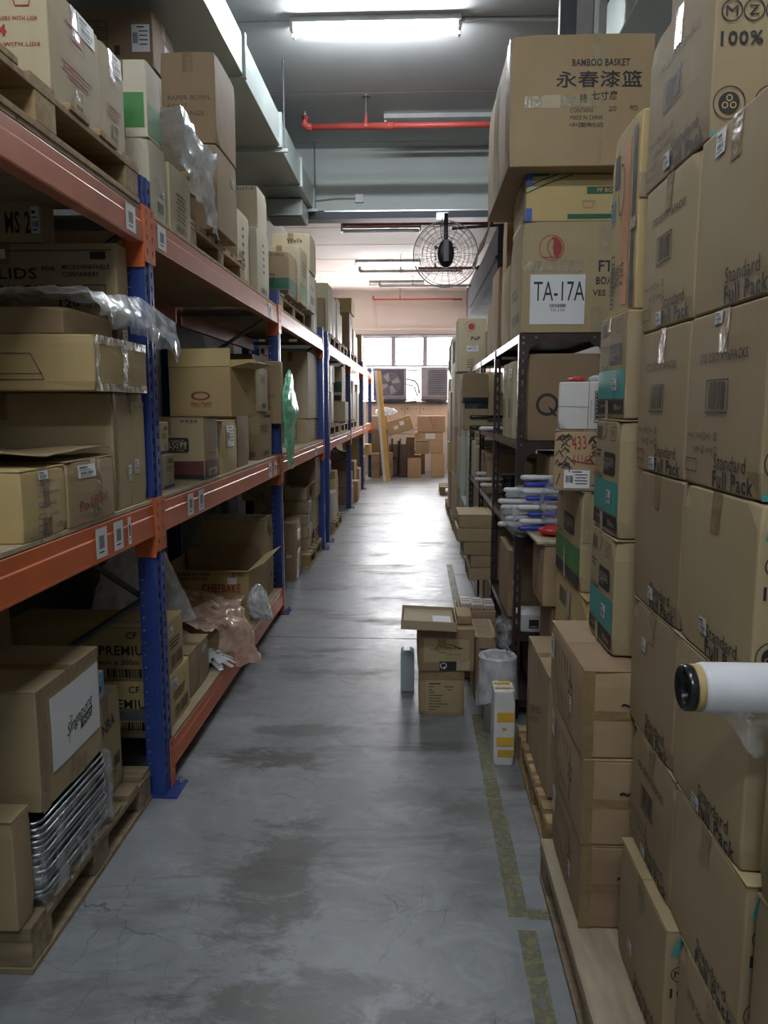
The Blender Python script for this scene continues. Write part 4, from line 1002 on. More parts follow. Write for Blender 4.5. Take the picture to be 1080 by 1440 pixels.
for i in range(13):
    o = empty('baking_tray', (-1.05-TW/2+(.004*math.sin(i*2)), 1.975+TD/2+.004*math.cos(i*3), .142+i*.0185)); o.rotation_euler = (0, 0, .01*math.sin(i*5))
    tag(o, 'aluminium baking tray, %s in the shrink-wrapped stack on the near pallet' % ['bottom one', 'second from the bottom', 'third from the bottom', 'fourth from the bottom', 'fifth from the bottom', 'sixth from the bottom', 'middle one', 'sixth from the top', 'fifth from the top', 'fourth from the top', 'third from the top', 'second from the top', 'topmost'][i], 'tray', 'aluminium trays stacked on the near pallet')
    link('pan', tm, 'aluminium', o); link('rim', rim, 'aluminium', o)
def boxwrap(x0, x1, y0, y1, z0, z1, name, m, label, seed, g=.008, amp=.008):
    """shrink wrap close around a stack: four sides only"""
    per = [(x0-g, y0-g), (x1+g, y0-g), (x1+g, y1+g), (x0-g, y1+g)]
    def fn(u, v):
        t_ = (u*4) % 4; i = int(min(t_, 3.9999)); f = t_-i; a, b_ = per[i], per[(i+1) % 4]
        p = (a[0]+(b_[0]-a[0])*f, a[1]+(b_[1]-a[1])*f, z0+(z1-z0)*v); q = amp*ridged(p, 11, seed)*.7+amp*.4*ridged(p, 30, seed)
        cx, cy = (x0+x1)/2, (y0+y1)/2; d = Vector((p[0]-cx, p[1]-cy, 0)).normalized(); q = max(q, -.003)
        return (p[0]+d.x*q, p[1]+d.y*q, p[2])
    return tag(sheet(96, 18, fn, name, m), label, 'plastic wrap')
boxwrap(-1.05-TW, -1.05, 1.975, 1.975+TD, .15, .395, 'shrink_wrap', 'tray_wrap', 'clear shrink wrap tight around the stack of aluminium trays', 3, .012)
c = Carton('big taped carton with a white Singapore Post sheet, on the wrapped trays', -1.52, -1.052, 2.0, 2.42, .405, .765, 'kraft', seam='X')
c.deco('paper_sheet', [('A', [('r', .56, .56, .80, .62)])], 'paper', .0024)
c.pr('ink', ('A', [T(.60, .53, .44, .13, 'Singapore', rot=12, shear=.5), ('p', [(.60, .40), (.80, .44), (.82, .53), (.62, .49)]), ('l', [(.40, .38), (.46, .52), (.44, .60), (.48, .58)], .003)]))
bpy.context.view_layer.update()
c.deco('print', [('A', [T(.715, .466, .16, .055, 'POST', bold=.03, rot=9)])], 'paper', .0032)
for o in c.root.children:
    if o.name.startswith(('print', 'lettering')):
        for v in o.data.vertices: v.co.x += .0015
c.deco('tape', [('A', [('r', .06, .5, .12, 1.0), ('r', .5, .95, .98, .09), ('r', .62, .08, .14, .16), ('r', .06, .08, .12, .16)])], 'tape', .0013)
cn = c
xr = Xat(26, 1.885, .35)
Carton('end of a tall brown carton at the left edge of the near pallet', xr-.5, xr, 1.86, 1.955, .142, .46, 'kraft', tapes=False)
c = Carton('carton marked RA in pen, upright behind the Singapore Post carton', -1.50, -1.11, 2.46, 2.72, .142, Zat(971, -1.11, 2.66), 'kraft', seam='X')
c.pr('ink', ('A', [T(.55, .72, .42, .12, 'NRA', rot=8, bold=.01), T(.5, .20, .5, .05, '100 PCS'), ('b', .78, .30, .25, .12)])); zr = Zat(971, -1.11, 2.66)
c = Carton('small light blue carton standing on the RA carton', -1.36, -1.115, 2.48, 2.60, zr+.002, zr+.10, 'white_card'); c.deco('printed_band', [('A', [('r', .5, .5, 1, 1)]), ('N', [('r', .5, .5, 1, 1)])], 'kraft_blue', .0012); c.pr('ink_blue', ('A', [('c', .6, .4, .15)]))
c = Carton('dark carton with a pale label, deep in the nearest lowest bay', -1.90, -1.55, 2.35, 2.80, .142, .86, 'kraft'); c.lab('A', .35, .84, .2, .06); c.pr('ink', ('A', [('r', .6, .62-.05*i, .4, .02) for i in range(4)]+[('o', .6, .2, .6, .1)]))
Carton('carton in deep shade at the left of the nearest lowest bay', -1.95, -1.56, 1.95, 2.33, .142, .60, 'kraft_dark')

# ================================================================== LEFT, LOWEST LEVEL, SECOND BAY
for i, (z0, z1, y0, y1, x1, lb) in enumerate(((D1, .425, 3.01, 3.335, -1.03, 'lower carton printed PREMIUM behind the foot of the nearest post'), (.427, .655, 3.015, 3.28, -1.035, 'upper carton printed CF 313 PREMIUM behind the nearest post'))):
    c = Carton(lb, -1.72, x1, y0, y1, z0, z1, 'kraft_yellow', seam='X', amp=.003, tapes=False)
    c.pr('ink', ('N', [T(.86, .84, .17, .13, 'CF 313', bold=.01), T(.74, .56, .40, .18, 'P PREMIUM', bold=.03), T(.70, .34, .30, .10, '45mm x 300m', bold=.01), ('b', .80, .13, .30, .17), T(.3, .5, .3, .3, 'WRAP', bold=.03)]),
         ('A', [('b', .62, .22, .60, .24), ('r', .5, .62, .5, .03), ('r', .5, .55, .5, .03), ('r', .5, .48, .4, .03)]))
    c.pr('ink_grey', ('T', [T(.72, .3, .36, .07, 'PLEASE DO NOT THROW', bold=.02), T(.72, .2, .34, .07, 'HANDLE WITH CARE', bold=.02)])); c.lab('A', .32, .80, .26, .16)
c = C('small printed carton on the low shelf beside the PREMIUM cartons, nearer the edge', (247, 1020), 262, 945, D1, X=-1.02, Y=3.345, w=.01) if False else None
c = Carton('small carton with a tan lid on the low shelf, past the PREMIUM cartons', -1.34, -1.045, 3.39, 3.72, D1, .415, 'kraft', seam='X'); c.lab('A', .7, .8, .2, .15); c.deco('tape', [('A', [('r', .45, .5, .08, 1)])], 'tape', .0013)
# hanging translucent dust sheet
def cone(u, v):
    a = 6.2832*u; r_ = .03+.25*v**.8*(1+.10*math.sin(5*a)+.05*math.sin(11*a+1)); p = (-1.37+r_*.9*math.cos(a), 3.62+r_*1.0*math.sin(a)*.9, 1.03-.52*v)
    q = .012*ridged(p, 9, 1); return (p[0]+q, p[1]+q, p[2])
tag(sheet(60, 24, cone, 'plastic_sheet', 'bag_white'), 'translucent plastic sheet hanging like a tent behind the nearest post', 'plastic sheet')
# CHEFBAKE
c = C('open carton lettered CHEFBAKE in red on the low shelf', (351, 872), 376, 803, D1, X=-1.05, w=.58, mat='kraft_yellow', open_top=True)
q = c.box
c.pr('ink_red', ('N', [T(.70, .66, .42, .17, 'CHEFBAKE', bold=.03), T(.88, .93, .12, .08, 'BP45')])); c.flap('N', .05, 80).flap('A', .11, 62)
c.deco('label', [('N', [('r', .82, .80, .10, .12)])], 'paper', .0024)
c.pr('ink', ('N', [T(.40, .92, .36, .06, 'PLEASE DO NOT THROW', bold=.02), T(.40, .84, .30, .06, 'HANDLE WITH CARE', bold=.02)]))
c = C('tall carton with arrows at the far end of the low shelf', (377, 845), 397, 731, D1, X=-1.06, Y=5.30, w=.46, mat='kraft', seam='X')
c.pr('ink_grey', ('A', [T(.6, .82, .5, .10, 'BDA'), T(.3, .5, .3, .05, 'CTNS'), ('o', .55, .26, .4, .22, .003), ('p', [(.45, .22), (.65, .22), (.55, .33)]), ('r', .3, .86, .12, .08)]))
c = Carton('open-topped brown carton between the lettered carton and the tall one', q[0]+.02, -1.09, q[3]+.03, 5.26, D1, .58, 'kraft', open_top=True)
c = Carton('big plain carton at the back of the low shelf, second bay', -1.80, -1.60, 4.1, 4.6, D1, .70, 'kraft_dark')
Carton('low brown carton under the pink bag', -1.46, -1.20, 4.12, 4.60, D1, .28, 'kraft_red', open_top=True)
# bags of gloves
def sag(p, d): return (p.x+(.06*max(0, -p.z/.1) if p.x > 0 else 0), p.y, p.z-.9*max(0, p.x)*1.0)
def pinkf(u, v):
    y_ = 3.86+.76*u-.10*v*(1-u); x_ = -1.44+.53*v+.03*math.sin(5*u); k_ = math.sin(math.pi*min(1, max(0, u)))
    if v > .72: x_ -= .16*(1-k_)*(v-.72)/.28; y_ += (.42-u)*.5*(v-.72)/.28
    z_ = .50-.10*v-.05*u
    if v > .86: z_ -= (v-.86)*1.7
    p = (x_, y_, z_); q = .034*ridged(p, 4.5, 5)+.020*ridged(p, 11, 7)+.008*ridged(p, 27, 9); xo = x_+q*.5; zo = z_+q-.05
    if xo < -.985: zo = max(zo, .225+.4*abs(q))
    return (xo, y_+q*.4, zo)
o = sheet(70, 56, pinkf, 'plastic_bag', 'bag_pink'); tag(o, 'crinkled pink plastic bag spilling over the low orange beam', 'bag')
lb_ = MB().raw([pinkf(.50, .40), pinkf(.58, .40), pinkf(.58, .52), pinkf(.50, .52)], [(0, 1, 2, 3)]); ob = lb_.build('label', 'paper', o); ob.location.z += .03; ob.location.x += .02
g1 = onX(340, 868, -1.06); tag(blob('plastic_bag', 'bag_white', (-.995, 4.70, .335), (.05, .12, .085), .22, 9, 8, sag, (44, 30)), 'white plastic bag of gloves right of the pink bag', 'bag')
def bundle(label, x, y, z, r, seed):
    mb = MB(); rr = random.Random(seed)
    for i in range(70):
        a = rr.uniform(0, 6.28); e = rr.uniform(-.2, 1.2); L_ = rr.uniform(.5, 1)*r; w_ = rr.uniform(.008, .018)
        d = Vector((math.cos(a)*math.cos(e), math.sin(a)*math.cos(e), max(0, math.sin(e))*.7)); s_ = d.cross(Vector((0, 0, 1))).normalized()*w_
        p0 = Vector((x, y, z+.012)); p1 = p0+d*L_*.55+Vector((0, 0, .02)); p2 = p0+d*L_; p2.z = max(z+.004, p2.z-.03)
        mb.raw([p0-s_, p0+s_, p1+s_*1.2, p1-s_*1.2, p2+s_*.8, p2-s_*.8], [(0, 1, 2, 3), (3, 2, 4, 5)])
    o = mb.build('glove_bundle', 'gloves_white', fix=False, smooth=True); tag(o, label, 'gloves', kind='stuff'); return o
bundle('loose heap of white disposable gloves on the low shelf edge, below the pink bag', -1.09, 3.86, D1+.005, .15, 4)
bundle('small tuft of white disposable gloves beside the hanging sheet', -1.24, 3.83, .33, .11, 6)
tag(MB().box(-1.34, -1.20, 3.75, 3.90, D1, .33).build('carton', 'kraft_dark', bevel=.004), 'low dark carton holding up the small tuft of gloves', 'carton')

# ================================================================== LEFT, FLOOR OF THE THIRD BAY
c = C('tall thin carton leaning upright on the floor past the second post', (415, 820), 424, 736, 0, X=-1.08, w=.13, mat='kraft_red', seam='X'); c.lab('N', .6, .43, .35, .05); c.deco('tape', [('A', [('r', .5, .25, .5, .5), ('r', .55, .75, .4, .2)])], 'tape_clear', .0013)
pallet('pallet on the floor in the third bay under the flat stacked cartons', -1.90, -1.02, 7.22, 8.22, 0, n=6, wood='pallet_wood')
for i in range(4):
    c = Carton(['lowest', 'second', 'third', 'fourth'][i]+' of the flat cartons stacked on the third-bay pallet', -1.62+.01*i, -1.07+.012*(i % 2), 7.42, 7.78-.01*(i % 2), .142+.122*i, .142+.122*i+.119, 'kraft', seam='X', flaps=(i == 3)); c.lab('N' if False else 'A', .25, .5, .25, .7)
c = Carton('small open carton lying on the flat stacked cartons', -1.30, -1.09, 7.50, 7.78, .632, .76, 'kraft_pale', open_top=True); c.flap('A', .08, 50)
c = Carton('carton with its open end up on the flat stack, in shade', -1.72, -1.32, 7.46, 7.80, .632, .93, 'kraft')
c = Carton('plants carton with a maroon base on the third-bay pallet', -1.40, -1.05, 7.83, 8.20, .142, .62, 'kraft'); c.band('ink_maroon', ('N', [('r', .5, .22, .98, .2)]), ('A', [('r', .5, .22, .98, .2)])); c.band('ink', ('N', [('rr', .7, .72, .4, .22), ('r', .5, .06, .9, .08)]))
c = Carton('tall brown carton above the maroon-based one, third bay', -1.48, -1.03, 7.82, 8.21, .622, 1.03, 'kraft'); c.lab('A', .75, .55, .2, .3)

# ================================================================== LEFT, FAR RUN
pallet('pallet on the upper level at the start of the far run', -1.9, -1.03, 9.2, 10.4, D3, n=6)
pallet('second pallet on the upper level of the far run', -1.9, -1.03, 10.5, 11.6, D3, n=6)
pallet('third pallet on the upper level of the far run', -1.9, -1.03, 12.1, 13.4, D3, n=6)
pallet('pallet on the waist level at the start of the far run', -1.9, -1.03, 9.1, 10.35, D2, n=6)
pallet('second pallet on the waist level of the far run', -1.9, -1.03, 10.45, 11.6, D2, n=6)
pallet('third pallet on the waist level of the far run', -1.9, -1.03, 12.0, 13.3, D2, n=6)
pallet('pallet on the floor at the start of the far run', -1.9, -1.0, 9.3, 10.3, 0, n=5, wood='pallet_wood')
far = [
 (-1.08, .36, 9.10, 9.24, 2.415, 2.80, 'kraft', 'slim brown carton first of all on the far upper level'),
 (-1.12, .40, 9.10, 9.14, 1.345, 1.9, 'kraft', 'thin carton edge against the first far frame, waist level'),
 (-1.06, .34, 9.44, 9.76, 1.725, 2.05, 'kraft', 'brown carton on the narrow cream one, far waist level'),
 (-1.08, .34, 9.83, 10.2, 1.853, 2.08, 'cream_card', 'cream carton topping the third stack, far waist level'),
 (-1.06, .36, 13.33, 13.6, 1.203, 1.8, 'kraft', 'brown carton behind the third far waist pallet stacks'),
 (-1.06, .36, 13.75, 14.2, 1.203, 1.95, 'kraft_pale', 'pale tall carton before the third far frame, waist level'),
 (-1.06, .36, 13.45, 13.9, 2.272, 2.75, 'kraft', 'brown carton near the third far frame, upper level'),
 (-1.02, .34, 13.7, 14.1, 0, .45, 'kraft_peach', 'small floor carton before the third far frame'),
 #, w, y0, y1, z0, z1, mat, label
 (-1.05, .45, 9.25, 9.8, 2.415, 2.99, 'kraft_pale', 'tall grey lettered carton at the start of the far upper level'),
 (-1.07, .42, 9.83, 10.35, 2.415, 2.93, 'cream_card', 'cream carton second along the far upper level'),
 (-1.30, .60, 9.3, 9.9, 2.995, 3.17, 'kraft_red', 'flat brown carton topping the start of the far upper level'),
 (-1.08, .40, 10.55, 11.0, 2.415, 3.0, 'kraft_pale', 'third carton along the far upper level, pale'),
 (-1.10, .40, 11.05, 11.5, 2.415, 2.86, 'cream_card', 'fourth carton along the far upper level, cream and shorter'),
 (-1.05, .50, 12.15, 12.7, 2.415, 3.0, 'kraft_red', 'brown carton beside the third far frame on the upper level'),
 (-1.04, .40, 12.75, 13.3, 2.415, 2.80, 'kraft_pale', 'pale carton past the brown one on the far upper level'),
 (-1.02, .60, 12.2, 12.9, 3.003, 3.22, 'kraft_yellow', 'yellow carton with a small logo topping the far upper stacks'),
 (-1.05, .45, 14.8, 15.4, 2.27, 2.9, 'kraft', 'carton near the end of the far upper level, farther one pair'),
 (-1.05, .45, 15.5, 16.2, 2.27, 2.75, 'cream_card', 'last cream carton on the far upper level'),
 (-1.06, .40, 9.15, 9.45, 1.345, 1.62, 'kraft', 'lower small carton at the start of the far waist level'),
 (-1.07, .38, 9.15, 9.42, 1.622, 2.0, 'kraft_pale', 'upper pale carton at the start of the far waist level'),
 (-1.05, .40, 9.48, 9.78, 1.345, 1.72, 'cream_card', 'narrow cream carton second on the far waist level'),
 (-1.10, .40, 9.80, 10.3, 1.345, 1.56, 'kraft', 'low brown carton third on the far waist level'),
 (-1.10, .38, 9.82, 10.28, 1.562, 1.85, 'kraft_pale', 'carton resting on the low brown one, far waist level'),
 (-.98, .42, 10.6, 11.1, 1.345, 1.62, 'kraft_pale', 'broad pale carton jutting out on the far waist level'),
 (-1.06, .36, 11.15, 11.55, 1.345, 1.95, 'kraft', 'tall carton just before the second far frame, waist level'),
 (-1.05, .40, 12.1, 12.6, 1.345, 1.75, 'kraft_pale', 'lower pale carton past the second far frame, waist level'),
 (-1.07, .38, 12.1, 12.55, 1.752, 2.05, 'kraft', 'upper brown carton past the second far frame, waist level'),
 (-1.05, .40, 12.7, 13.2, 1.345, 1.98, 'cream_card', 'tall cream carton on the third far waist pallet'),
 (-1.05, .40, 14.7, 15.3, 1.20, 1.8, 'kraft', 'brown carton in the last far bay, waist level'),
 (-1.05, .40, 15.4, 16.1, 1.20, 1.65, 'kraft_pale', 'last pale carton on the far waist level'),
 (-1.02, .34, 9.35, 9.75, .145, .50, 'cream_card', 'upright wrapped carton on the far floor pallet'),
 (-1.05, .36, 9.85, 10.25, .145, .62, 'kraft_yellow', 'carton with printed numbers on the far floor pallet'),
 (-1.05, .36, 9.87, 10.2, .622, .72, 'kraft', 'flat carton on the numbered carton, far floor pallet'),
 (-1.02, .34, 12.1, 12.5, 0, .28, 'kraft_peach', 'lowest small carton by the second far frame, on the floor'),
 (-1.04, .34, 12.1, 12.48, .282, .52, 'kraft_peach', 'second small carton up by the second far frame'),
 (-1.10, .34, 12.1, 12.5, .522, .85, 'kraft_red', 'third carton up by the second far frame'),
 (-.96, .30, 12.6, 12.95, 0, .33, 'kraft_peach', 'small carton standing out on the floor past the second far frame'),
 (-1.06, .36, 13.1, 13.6, 0, .62, 'kraft', 'brown floor carton in the shade of the far run'),
 (-1.05, .36, 14.7, 15.2, 0, .75, 'kraft_yellow', 'yellow floor carton under the last far bay'),
 (-1.02, .40, 14.7, 15.2, .752, 1.0, 'kraft_yellow', 'pale printed carton on the yellow floor carton, last far bay'),
 (-1.05, .40, 15.4, 15.9, 0, .55, 'kraft', 'last brown floor carton of the far run'),
]
for x1, w, y0, y1, z0, z1, m_, lb in far:
    c = Carton(lb, x1-w, x1, y0, y1, z0, z1, m_, lite=True, tapes=(z1-z0 > .3))
    if 'jutting' in lb: juts = c
    if 'small logo' in lb: c.pr('ink', ('N', [T(.5, .55, .3, .2, 'W', bold=.05), ('r', .5, .3, .5, .06), ('r', .5, .2, .4, .05)]))
    if 'grey lettered' in lb: c.pr('ink', ('N', [T(.45, .80, .35, .08, 'DINNER', bold=.03)]))
    if 'numbers' in lb: c.pr('ink', ('N', [T(.55, .6, .45, .1, 'BIG', bold=.03), T(.5, .42, .5, .08, '36.00A')]))
c = Carton('carton with a teal band and black foot on the far waist level', -1.46, -1.02, 10.6, 11.1, 1.622, 2.09, 'kraft_pale'); c.band('ink_dkgreen', ('N', [('r', .5, .42, .98, .30)])); c.band('ink', ('N', [('r', .5, .10, .94, .16)]))
tag(blob('sack', 'paper', (-1.26, 9.1, .84), (.22, .18, .28), .10, 4, 3, None, (24, 18)), 'bulging white sack standing at the start of the far run', 'sack')
Carton('brown carton under the white sack', -1.50, -1.04, 8.9, 9.28, 0, .50, 'kraft_dark', lite=True)
# ================================================================== RIGHT, CARTONS STAMPED FULL PACK
pallet('plywood-topped pallet along the right, under the near carton stacks', .415, 1.60, .95, 2.385, 0, solid=True, wood='pallet_grey')
XS = .56
rows = [.142, .452, .752, 1.072, 1.394, 1.728, 2.063, 2.40]
def full_pack(label, y0, y1, z0, z1, style, x=XS, near=True, w=.5, tape_v='tape'):
    c = Carton(label, x, x+w, y0, y1, z0, z1, 'kraft', side=-1, group='full pack cartons stacked on the right', amp=.004, seam='X', tapes=False, flaps=(z1 < 1.3), cuts=6)
    o = []; o += [T(.66, .165, .40, .085, 'Standard'), T(.70, .065, .50, .095, 'Full Pack', bold=.025)]
    if style == 'full':
        o += [T(.50, .745, .62, .055, "STD 250'S X 16PACKS", bold=.010), ('o', .46, .525, .30, .19, .003), ('b', .46, .53, .22, .15),
              T(.17, .30, .22, .028, 'PAC YES'), ('o', .31, .30, .035, .045, .0015), T(.37, .30, .07, .028, 'NO'), ('o', .47, .30, .035, .045, .0015),
              T(.20, .22, .10, .028, 'UPF'), ('o', .29, .22, .035, .045, .0015), T(.39, .22, .11, .028, 'UPNF'), ('o', .48, .22, .035, .045, .0015), ('l', [(.28, .20), (.305, .24)], .002), ('l', [(.46, .28), (.485, .32)], .002), ('o', .12, .12, .18, .08, .002)]
    c.pr('ink', ('A', o))
    if near:
        c.pr('ink', ('N', [('g', .062, .68, .060, .12), T(.062, .68, .045, .052, 'M'), ('g', .144, .68, .060, .12), T(.144, .68, .038, .052, 'Z', bold=.01), ('g', .226, .68, .060, .12), T(.226, .68, .04, .052, 'N', bold=.01),
                           T(.205, .535, .36, .075, '100% PULP', bold=.02), ('g', .070, .19, .092, .07), ('c', .070, .19, .060), ('g', .225, .19, .092, .07), ('c', .225, .19, .060)]))
        c.pr('ink_teal', ('N', [T(.16, .87, .26, .12, 'Bio', bold=.01, shear=.3), ('r', .5, .02, .98, .035)]))
        d_ = [('N', [('g', .070+dx+.018*math.cos(a), .19+.026*math.sin(a), .018, .3) for dx in (0, .155) for a in (1.57, 3.66, 5.76)])]
        c.deco('print', d_, 'kraft_yellow', .0026)
    # tape tabs
    c.deco('tape', [('A', [('r', .50, .88, .12, .24)])], tape_v, .0012)
    return c
stk = [('farther full pack stack', None), ('nearer full pack stack', None)]
ordn = ['bottom', 'second', 'third', 'fourth', 'fifth', 'sixth', 'top']
def yfar(px, z): return Yat(px, XS, z)
farx = {0: (872, None), 1: (888, 945), 2: (888, 948), 3: (893, 957), 4: (898, 966), 5: (906, 980), 6: (912, 1003)}
for i in range(7):
    z0, z1 = rows[i]+.001, rows[i+1]-.001; zm = (z0+z1)/2
    fx, nx = farx[i]
    x = XS
    if i == 0: x = .535; y1, y0 = 1.875, 1.515
    else: y1, y0 = Yat(fx, x, zm), Yat(nx, x, zm)
    st = 'full' if i in (1, 4, 5, 6) else 'plain'
    c = full_pack('full pack carton, %s of the farther stack%s' % (ordn[i], ', standing out at its foot' if i == 0 else ''), y0, y1, z0, z1, st, x=x, near=(i in (0, 6)))
    if i in (0, 2, 6): c.lab('A', .34 if i != 6 else .40, .30 if i == 0 else (.70 if i == 2 else .10), .10, .10)
    elif i in (1, 3, 4, 5): c.lab('A', .40 if i != 3 else .46, .07 if i != 3 else .12, .11, .09)
ynear = 1.262
for i in range(6):
    z0, z1 = rows[i]+.001, rows[i+1]-.001; zm = (z0+z1)/2
    nx = farx[i+0][1] or 950
    y1 = (Yat(farx[i][1], XS, zm) if farx[i][1] else 1.505)-.006
    if i == 0: y1 = 1.505
    st = 'full' if i in (0, 4) else 'plain'
    y0 = y1-.355
    c = full_pack('full pack carton, %s of the nearer stack' % (ordn[i] if i < 5 else 'topmost'), y0, y1, z0, z1, st, near=(i in (1, 4, 3)))
    if i == 5: c.lab('A', .30, .91, .13, .13)
    elif i in (2, 0): c.lab('A', .42, .06, .11, .09)
    elif i == 3: c.lab('A', .42, .18, .11, .10)
    elif i == 4: c.lab('A', .42, .96, .1, .07)
for i in range(3):
    z0, z1 = rows[i]+.001, rows[i+1]-.001
    full_pack('full pack carton, %s of the low stack under the film roll' % ordn[i], .86, 1.205 if i else 1.12, z0, z1, 'plain', x=XS+.01, near=False)
c = full_pack('carton at the very top right, above the farther full pack stack', 1.63, 2.0, 2.402, 2.72, 'plain', x=.60, near=False)
# roll of stretch film standing out from the low stack
yr, zr = 1.10, 1.142
ro = empty('film_roll', (.386, yr, zr)); tag(ro, 'white stretch film roll with a black core plug, jutting out at the right', 'film roll')
rr_ = .036
MB().lathe([(.024, .030), (rr_*1.0, .030), (rr_*1.04, .036), (rr_*1.04, .545), (.024, .545)], (0, 0, 0), 'X', 48).build('film', 'roll_white', ro, smooth=True)
MB().lathe([(.0225, .545), (.0225, .014), (.031, .014), (.031, .034)], (0, 0, 0), 'X', 40).build('paper_core', 'kraft_yellow', ro, smooth=True)
MB().lathe([(.010, .045), (.020, .040), (.0225, .012), (.030, .004), (.0335, .006), (.0345, .013), (.033, .020), (.024, .022), (.024, .05)], (0, 0, 0), 'X', 40).build('core_plug', 'black_plastic', ro, smooth=True)
MB().lathe([(.030, .018), (.0345, .020), (.0345, .030), (.030, .032)], (0, 0, 0), 'X', 40).build('core_rim', 'kraft_yellow', ro, smooth=True)
def tail(u, v):
    x = .44+.20*u+.03*v; y = yr-.036-.004*math.sin(9*u)+.01*math.sin(5*v+3*u); z = zr-.030-.075*v*(.4+.6*math.sin(2.2*u+.4))
    p = (x, y, z); q = .006*ridged(p, 34, 2)+.003*ridged(p, 80, 3); return (x-.386, y+q-yr, z+q-zr)
sheet(44, 26, tail, 'loose_film', 'film_clear', ro)

# ================================================================== RIGHT, BROWN CARTONS ON THE SAME PALLET
bz = [.142, .383, .626, .868]
for i in range(3):
    c = Carton(['bottom', 'middle', 'top'][i]+' one of the three wide brown taped cartons in front of the teal ones', .45-.004*i, 1.0, 1.945, 2.375+.03*i, bz[i]+.001, bz[i+1]-.001, 'kraft_red', side=-1, seam='X', amp=.006, flaps=True, tapes=False)
    c.deco('tape', [('N', [('r', .02, .5, .05, 1.0), ('r', .5, .5, 1.0, .10), ('r', .04, .5, .02, 1)])], 'tape', .0012)
    c.pr('ink_grey', ('A', [('l', [(.16+.085*k, .30-.02*k), (.16+.085*k, .86)], .006) for k in range(7)]+[T(.70, .50, .10, .5, '=|=', rot=0)])); c.lab('A', .09, .70, .13, .30, 'form'); c.pr('ink', ('N', [T(.20, .62, .05, .05, '~', bold=.02)]))
    if i != 1: c.lab('A', .72, .40, .06, .20)
def teal_carton(label, z0, z1, x, y0, y1, col='ink_teal'):
    c = Carton(label, x, x+.40, y0, y1, z0, z1, 'kraft', side=-1, seam='X', tapes=False, amp=.004)
    c.band(col, ('A', [('r', .5, .33, .98, .28)]), ('N', [('r', .56, .36, .80, .28)]))
    c.band('ink', ('A', [('r', .5, .11, .96, .13), ('rr', .66, .62, .42, .19)]), ('N', [('r', .56, .13, .80, .15)]))
    c.pr('ink', ('A', [('b', .20, .88, .22, .12), ('o', .76, .88, .20, .12, .002), T(.76, .88, .10, .05, 'FSC'), T(.25, .50, .36, .05, 'L-72N-8', bold=.01), ('r', .2, .72, .25, .015), ('r', .2, .68, .2, .015)]),
         ('N', [('o', .33, .86, .34, .20, .005), ('o', .30, .62, .28, .22, .0025), T(.28, .48, .16, .05, 'L-7', bold=.02), ('r', .24, .86, .03, .16)]))
    c.deco('print', [('A', [T(.66, .655, .32, .035, "I'M MADE FROM"), T(.66, .615, .34, .04, 'PLANTS', bold=.02), T(.58, .575, .18, .035, 'NOT OIL'), T(.80, .11, .22, .05, 'BioPak' if False else 'Bio'), T(.25, .12, .2, .04, 'compost')])], 'kraft_pale', .0027)
    c.lab('A', .68, .33, .16, .12); c.deco('tape', [('A', [('r', .42, .09, .12, .18), ('r', .42, .92, .10, .14)])], 'tape_clear', .0030)
    return c
teal_carton('teal-banded carton, lowest of its stack, on the wide brown cartons', .872, 1.194, .535, 2.055, 2.33)
teal_carton('teal-banded carton, middle of its stack', 1.197, 1.515, .538, 2.06, 2.335)
teal_carton('teal-banded carton, top of its stack, under the orange-striped one', 1.518, 1.80, .545, 2.065, 2.36)
c = Carton('tall thin carton with an orange stripe and black border, upright', .560, .76, 2.07, 2.345, 1.802, 2.295, 'kraft_yellow', side=-1, tapes=False, flaps=False)
c.band('ink_orange', ('A', [('r', .60, .48, .24, .86)])); c.band('ink', ('A', [('r', .86, .48, .12, .92)]))
c.pr('ink', ('A', [T(.20, .20, .30, .14, '//////', rot=0), ('o', .17, .20, .14, .30, .004), ('rr', .22, .80, .16, .18), ('g', .42, .68, .14, .10, .5), T(.34, .22, .50, .12, 'UP 42-58-62', rot=90)]+[('r', .17, .08+.025*k, .10, .012) for k in range(10)]))
c.lab('A', .10, .60, .14, .14, m='kraft_blue'); c.deco('tape', [('N', [('r', .25, .5, .06, 1.0), ('r', .5, .62, 1, .12)]), ('A', [('r', .88, .45, .2, .06)])], 'tape_clear', .003)
# second stack behind
pallet('slatted pallet on the floor beside the brown shelving', .455, 1.4, 2.48, 3.30, 0, n=9, wood='pallet_wood')
c = Carton('big brown carton on the slatted pallet beside the shelving foot', .475, 1.05, 2.64, 3.14, .142, .60, 'kraft', side=-1, seam='X'); c.pr('ink_grey', ('A', [T(.45, .5, .6, .06, 'CAREFULLY', rot=20), T(.42, .40, .5, .05, 'HANDLE WITH', rot=20)])); c.deco('tape', [('A', [('r', .04, .5, .08, 1)])], 'tape', .0012)
c = Carton('yellowish carton with clear tape below the green-banded one', .555, .98, 2.46, 3.00, .602, .925, 'kraft_yellow', side=-1, seam='X', tapes=False); c.pr('ink_grey', ('A', [('b', .30, .76, .28, .18)])); c.lab('A', .75, .45, .12, .45); c.deco('tape', [('A', [('r', .48, .6, .12, .6)])], 'tape_clear', .003)
c = Carton('green-banded carton with torn tape, right of the wrapped tools', .55, 1.0, 2.56, 3.0, .927, 1.27, 'kraft', side=-1, seam='X', tapes=False)
c.band('ink_green', ('A', [('r', .5, .30, .98, .26)]), ('N', [('r', .55, .26, .8, .22)])); c.band('ink', ('A', [('r', .5, .09, .96, .13), ('rr', .58, .62, .42, .20)]), ('N', [('r', .55, .09, .8, .13)]))
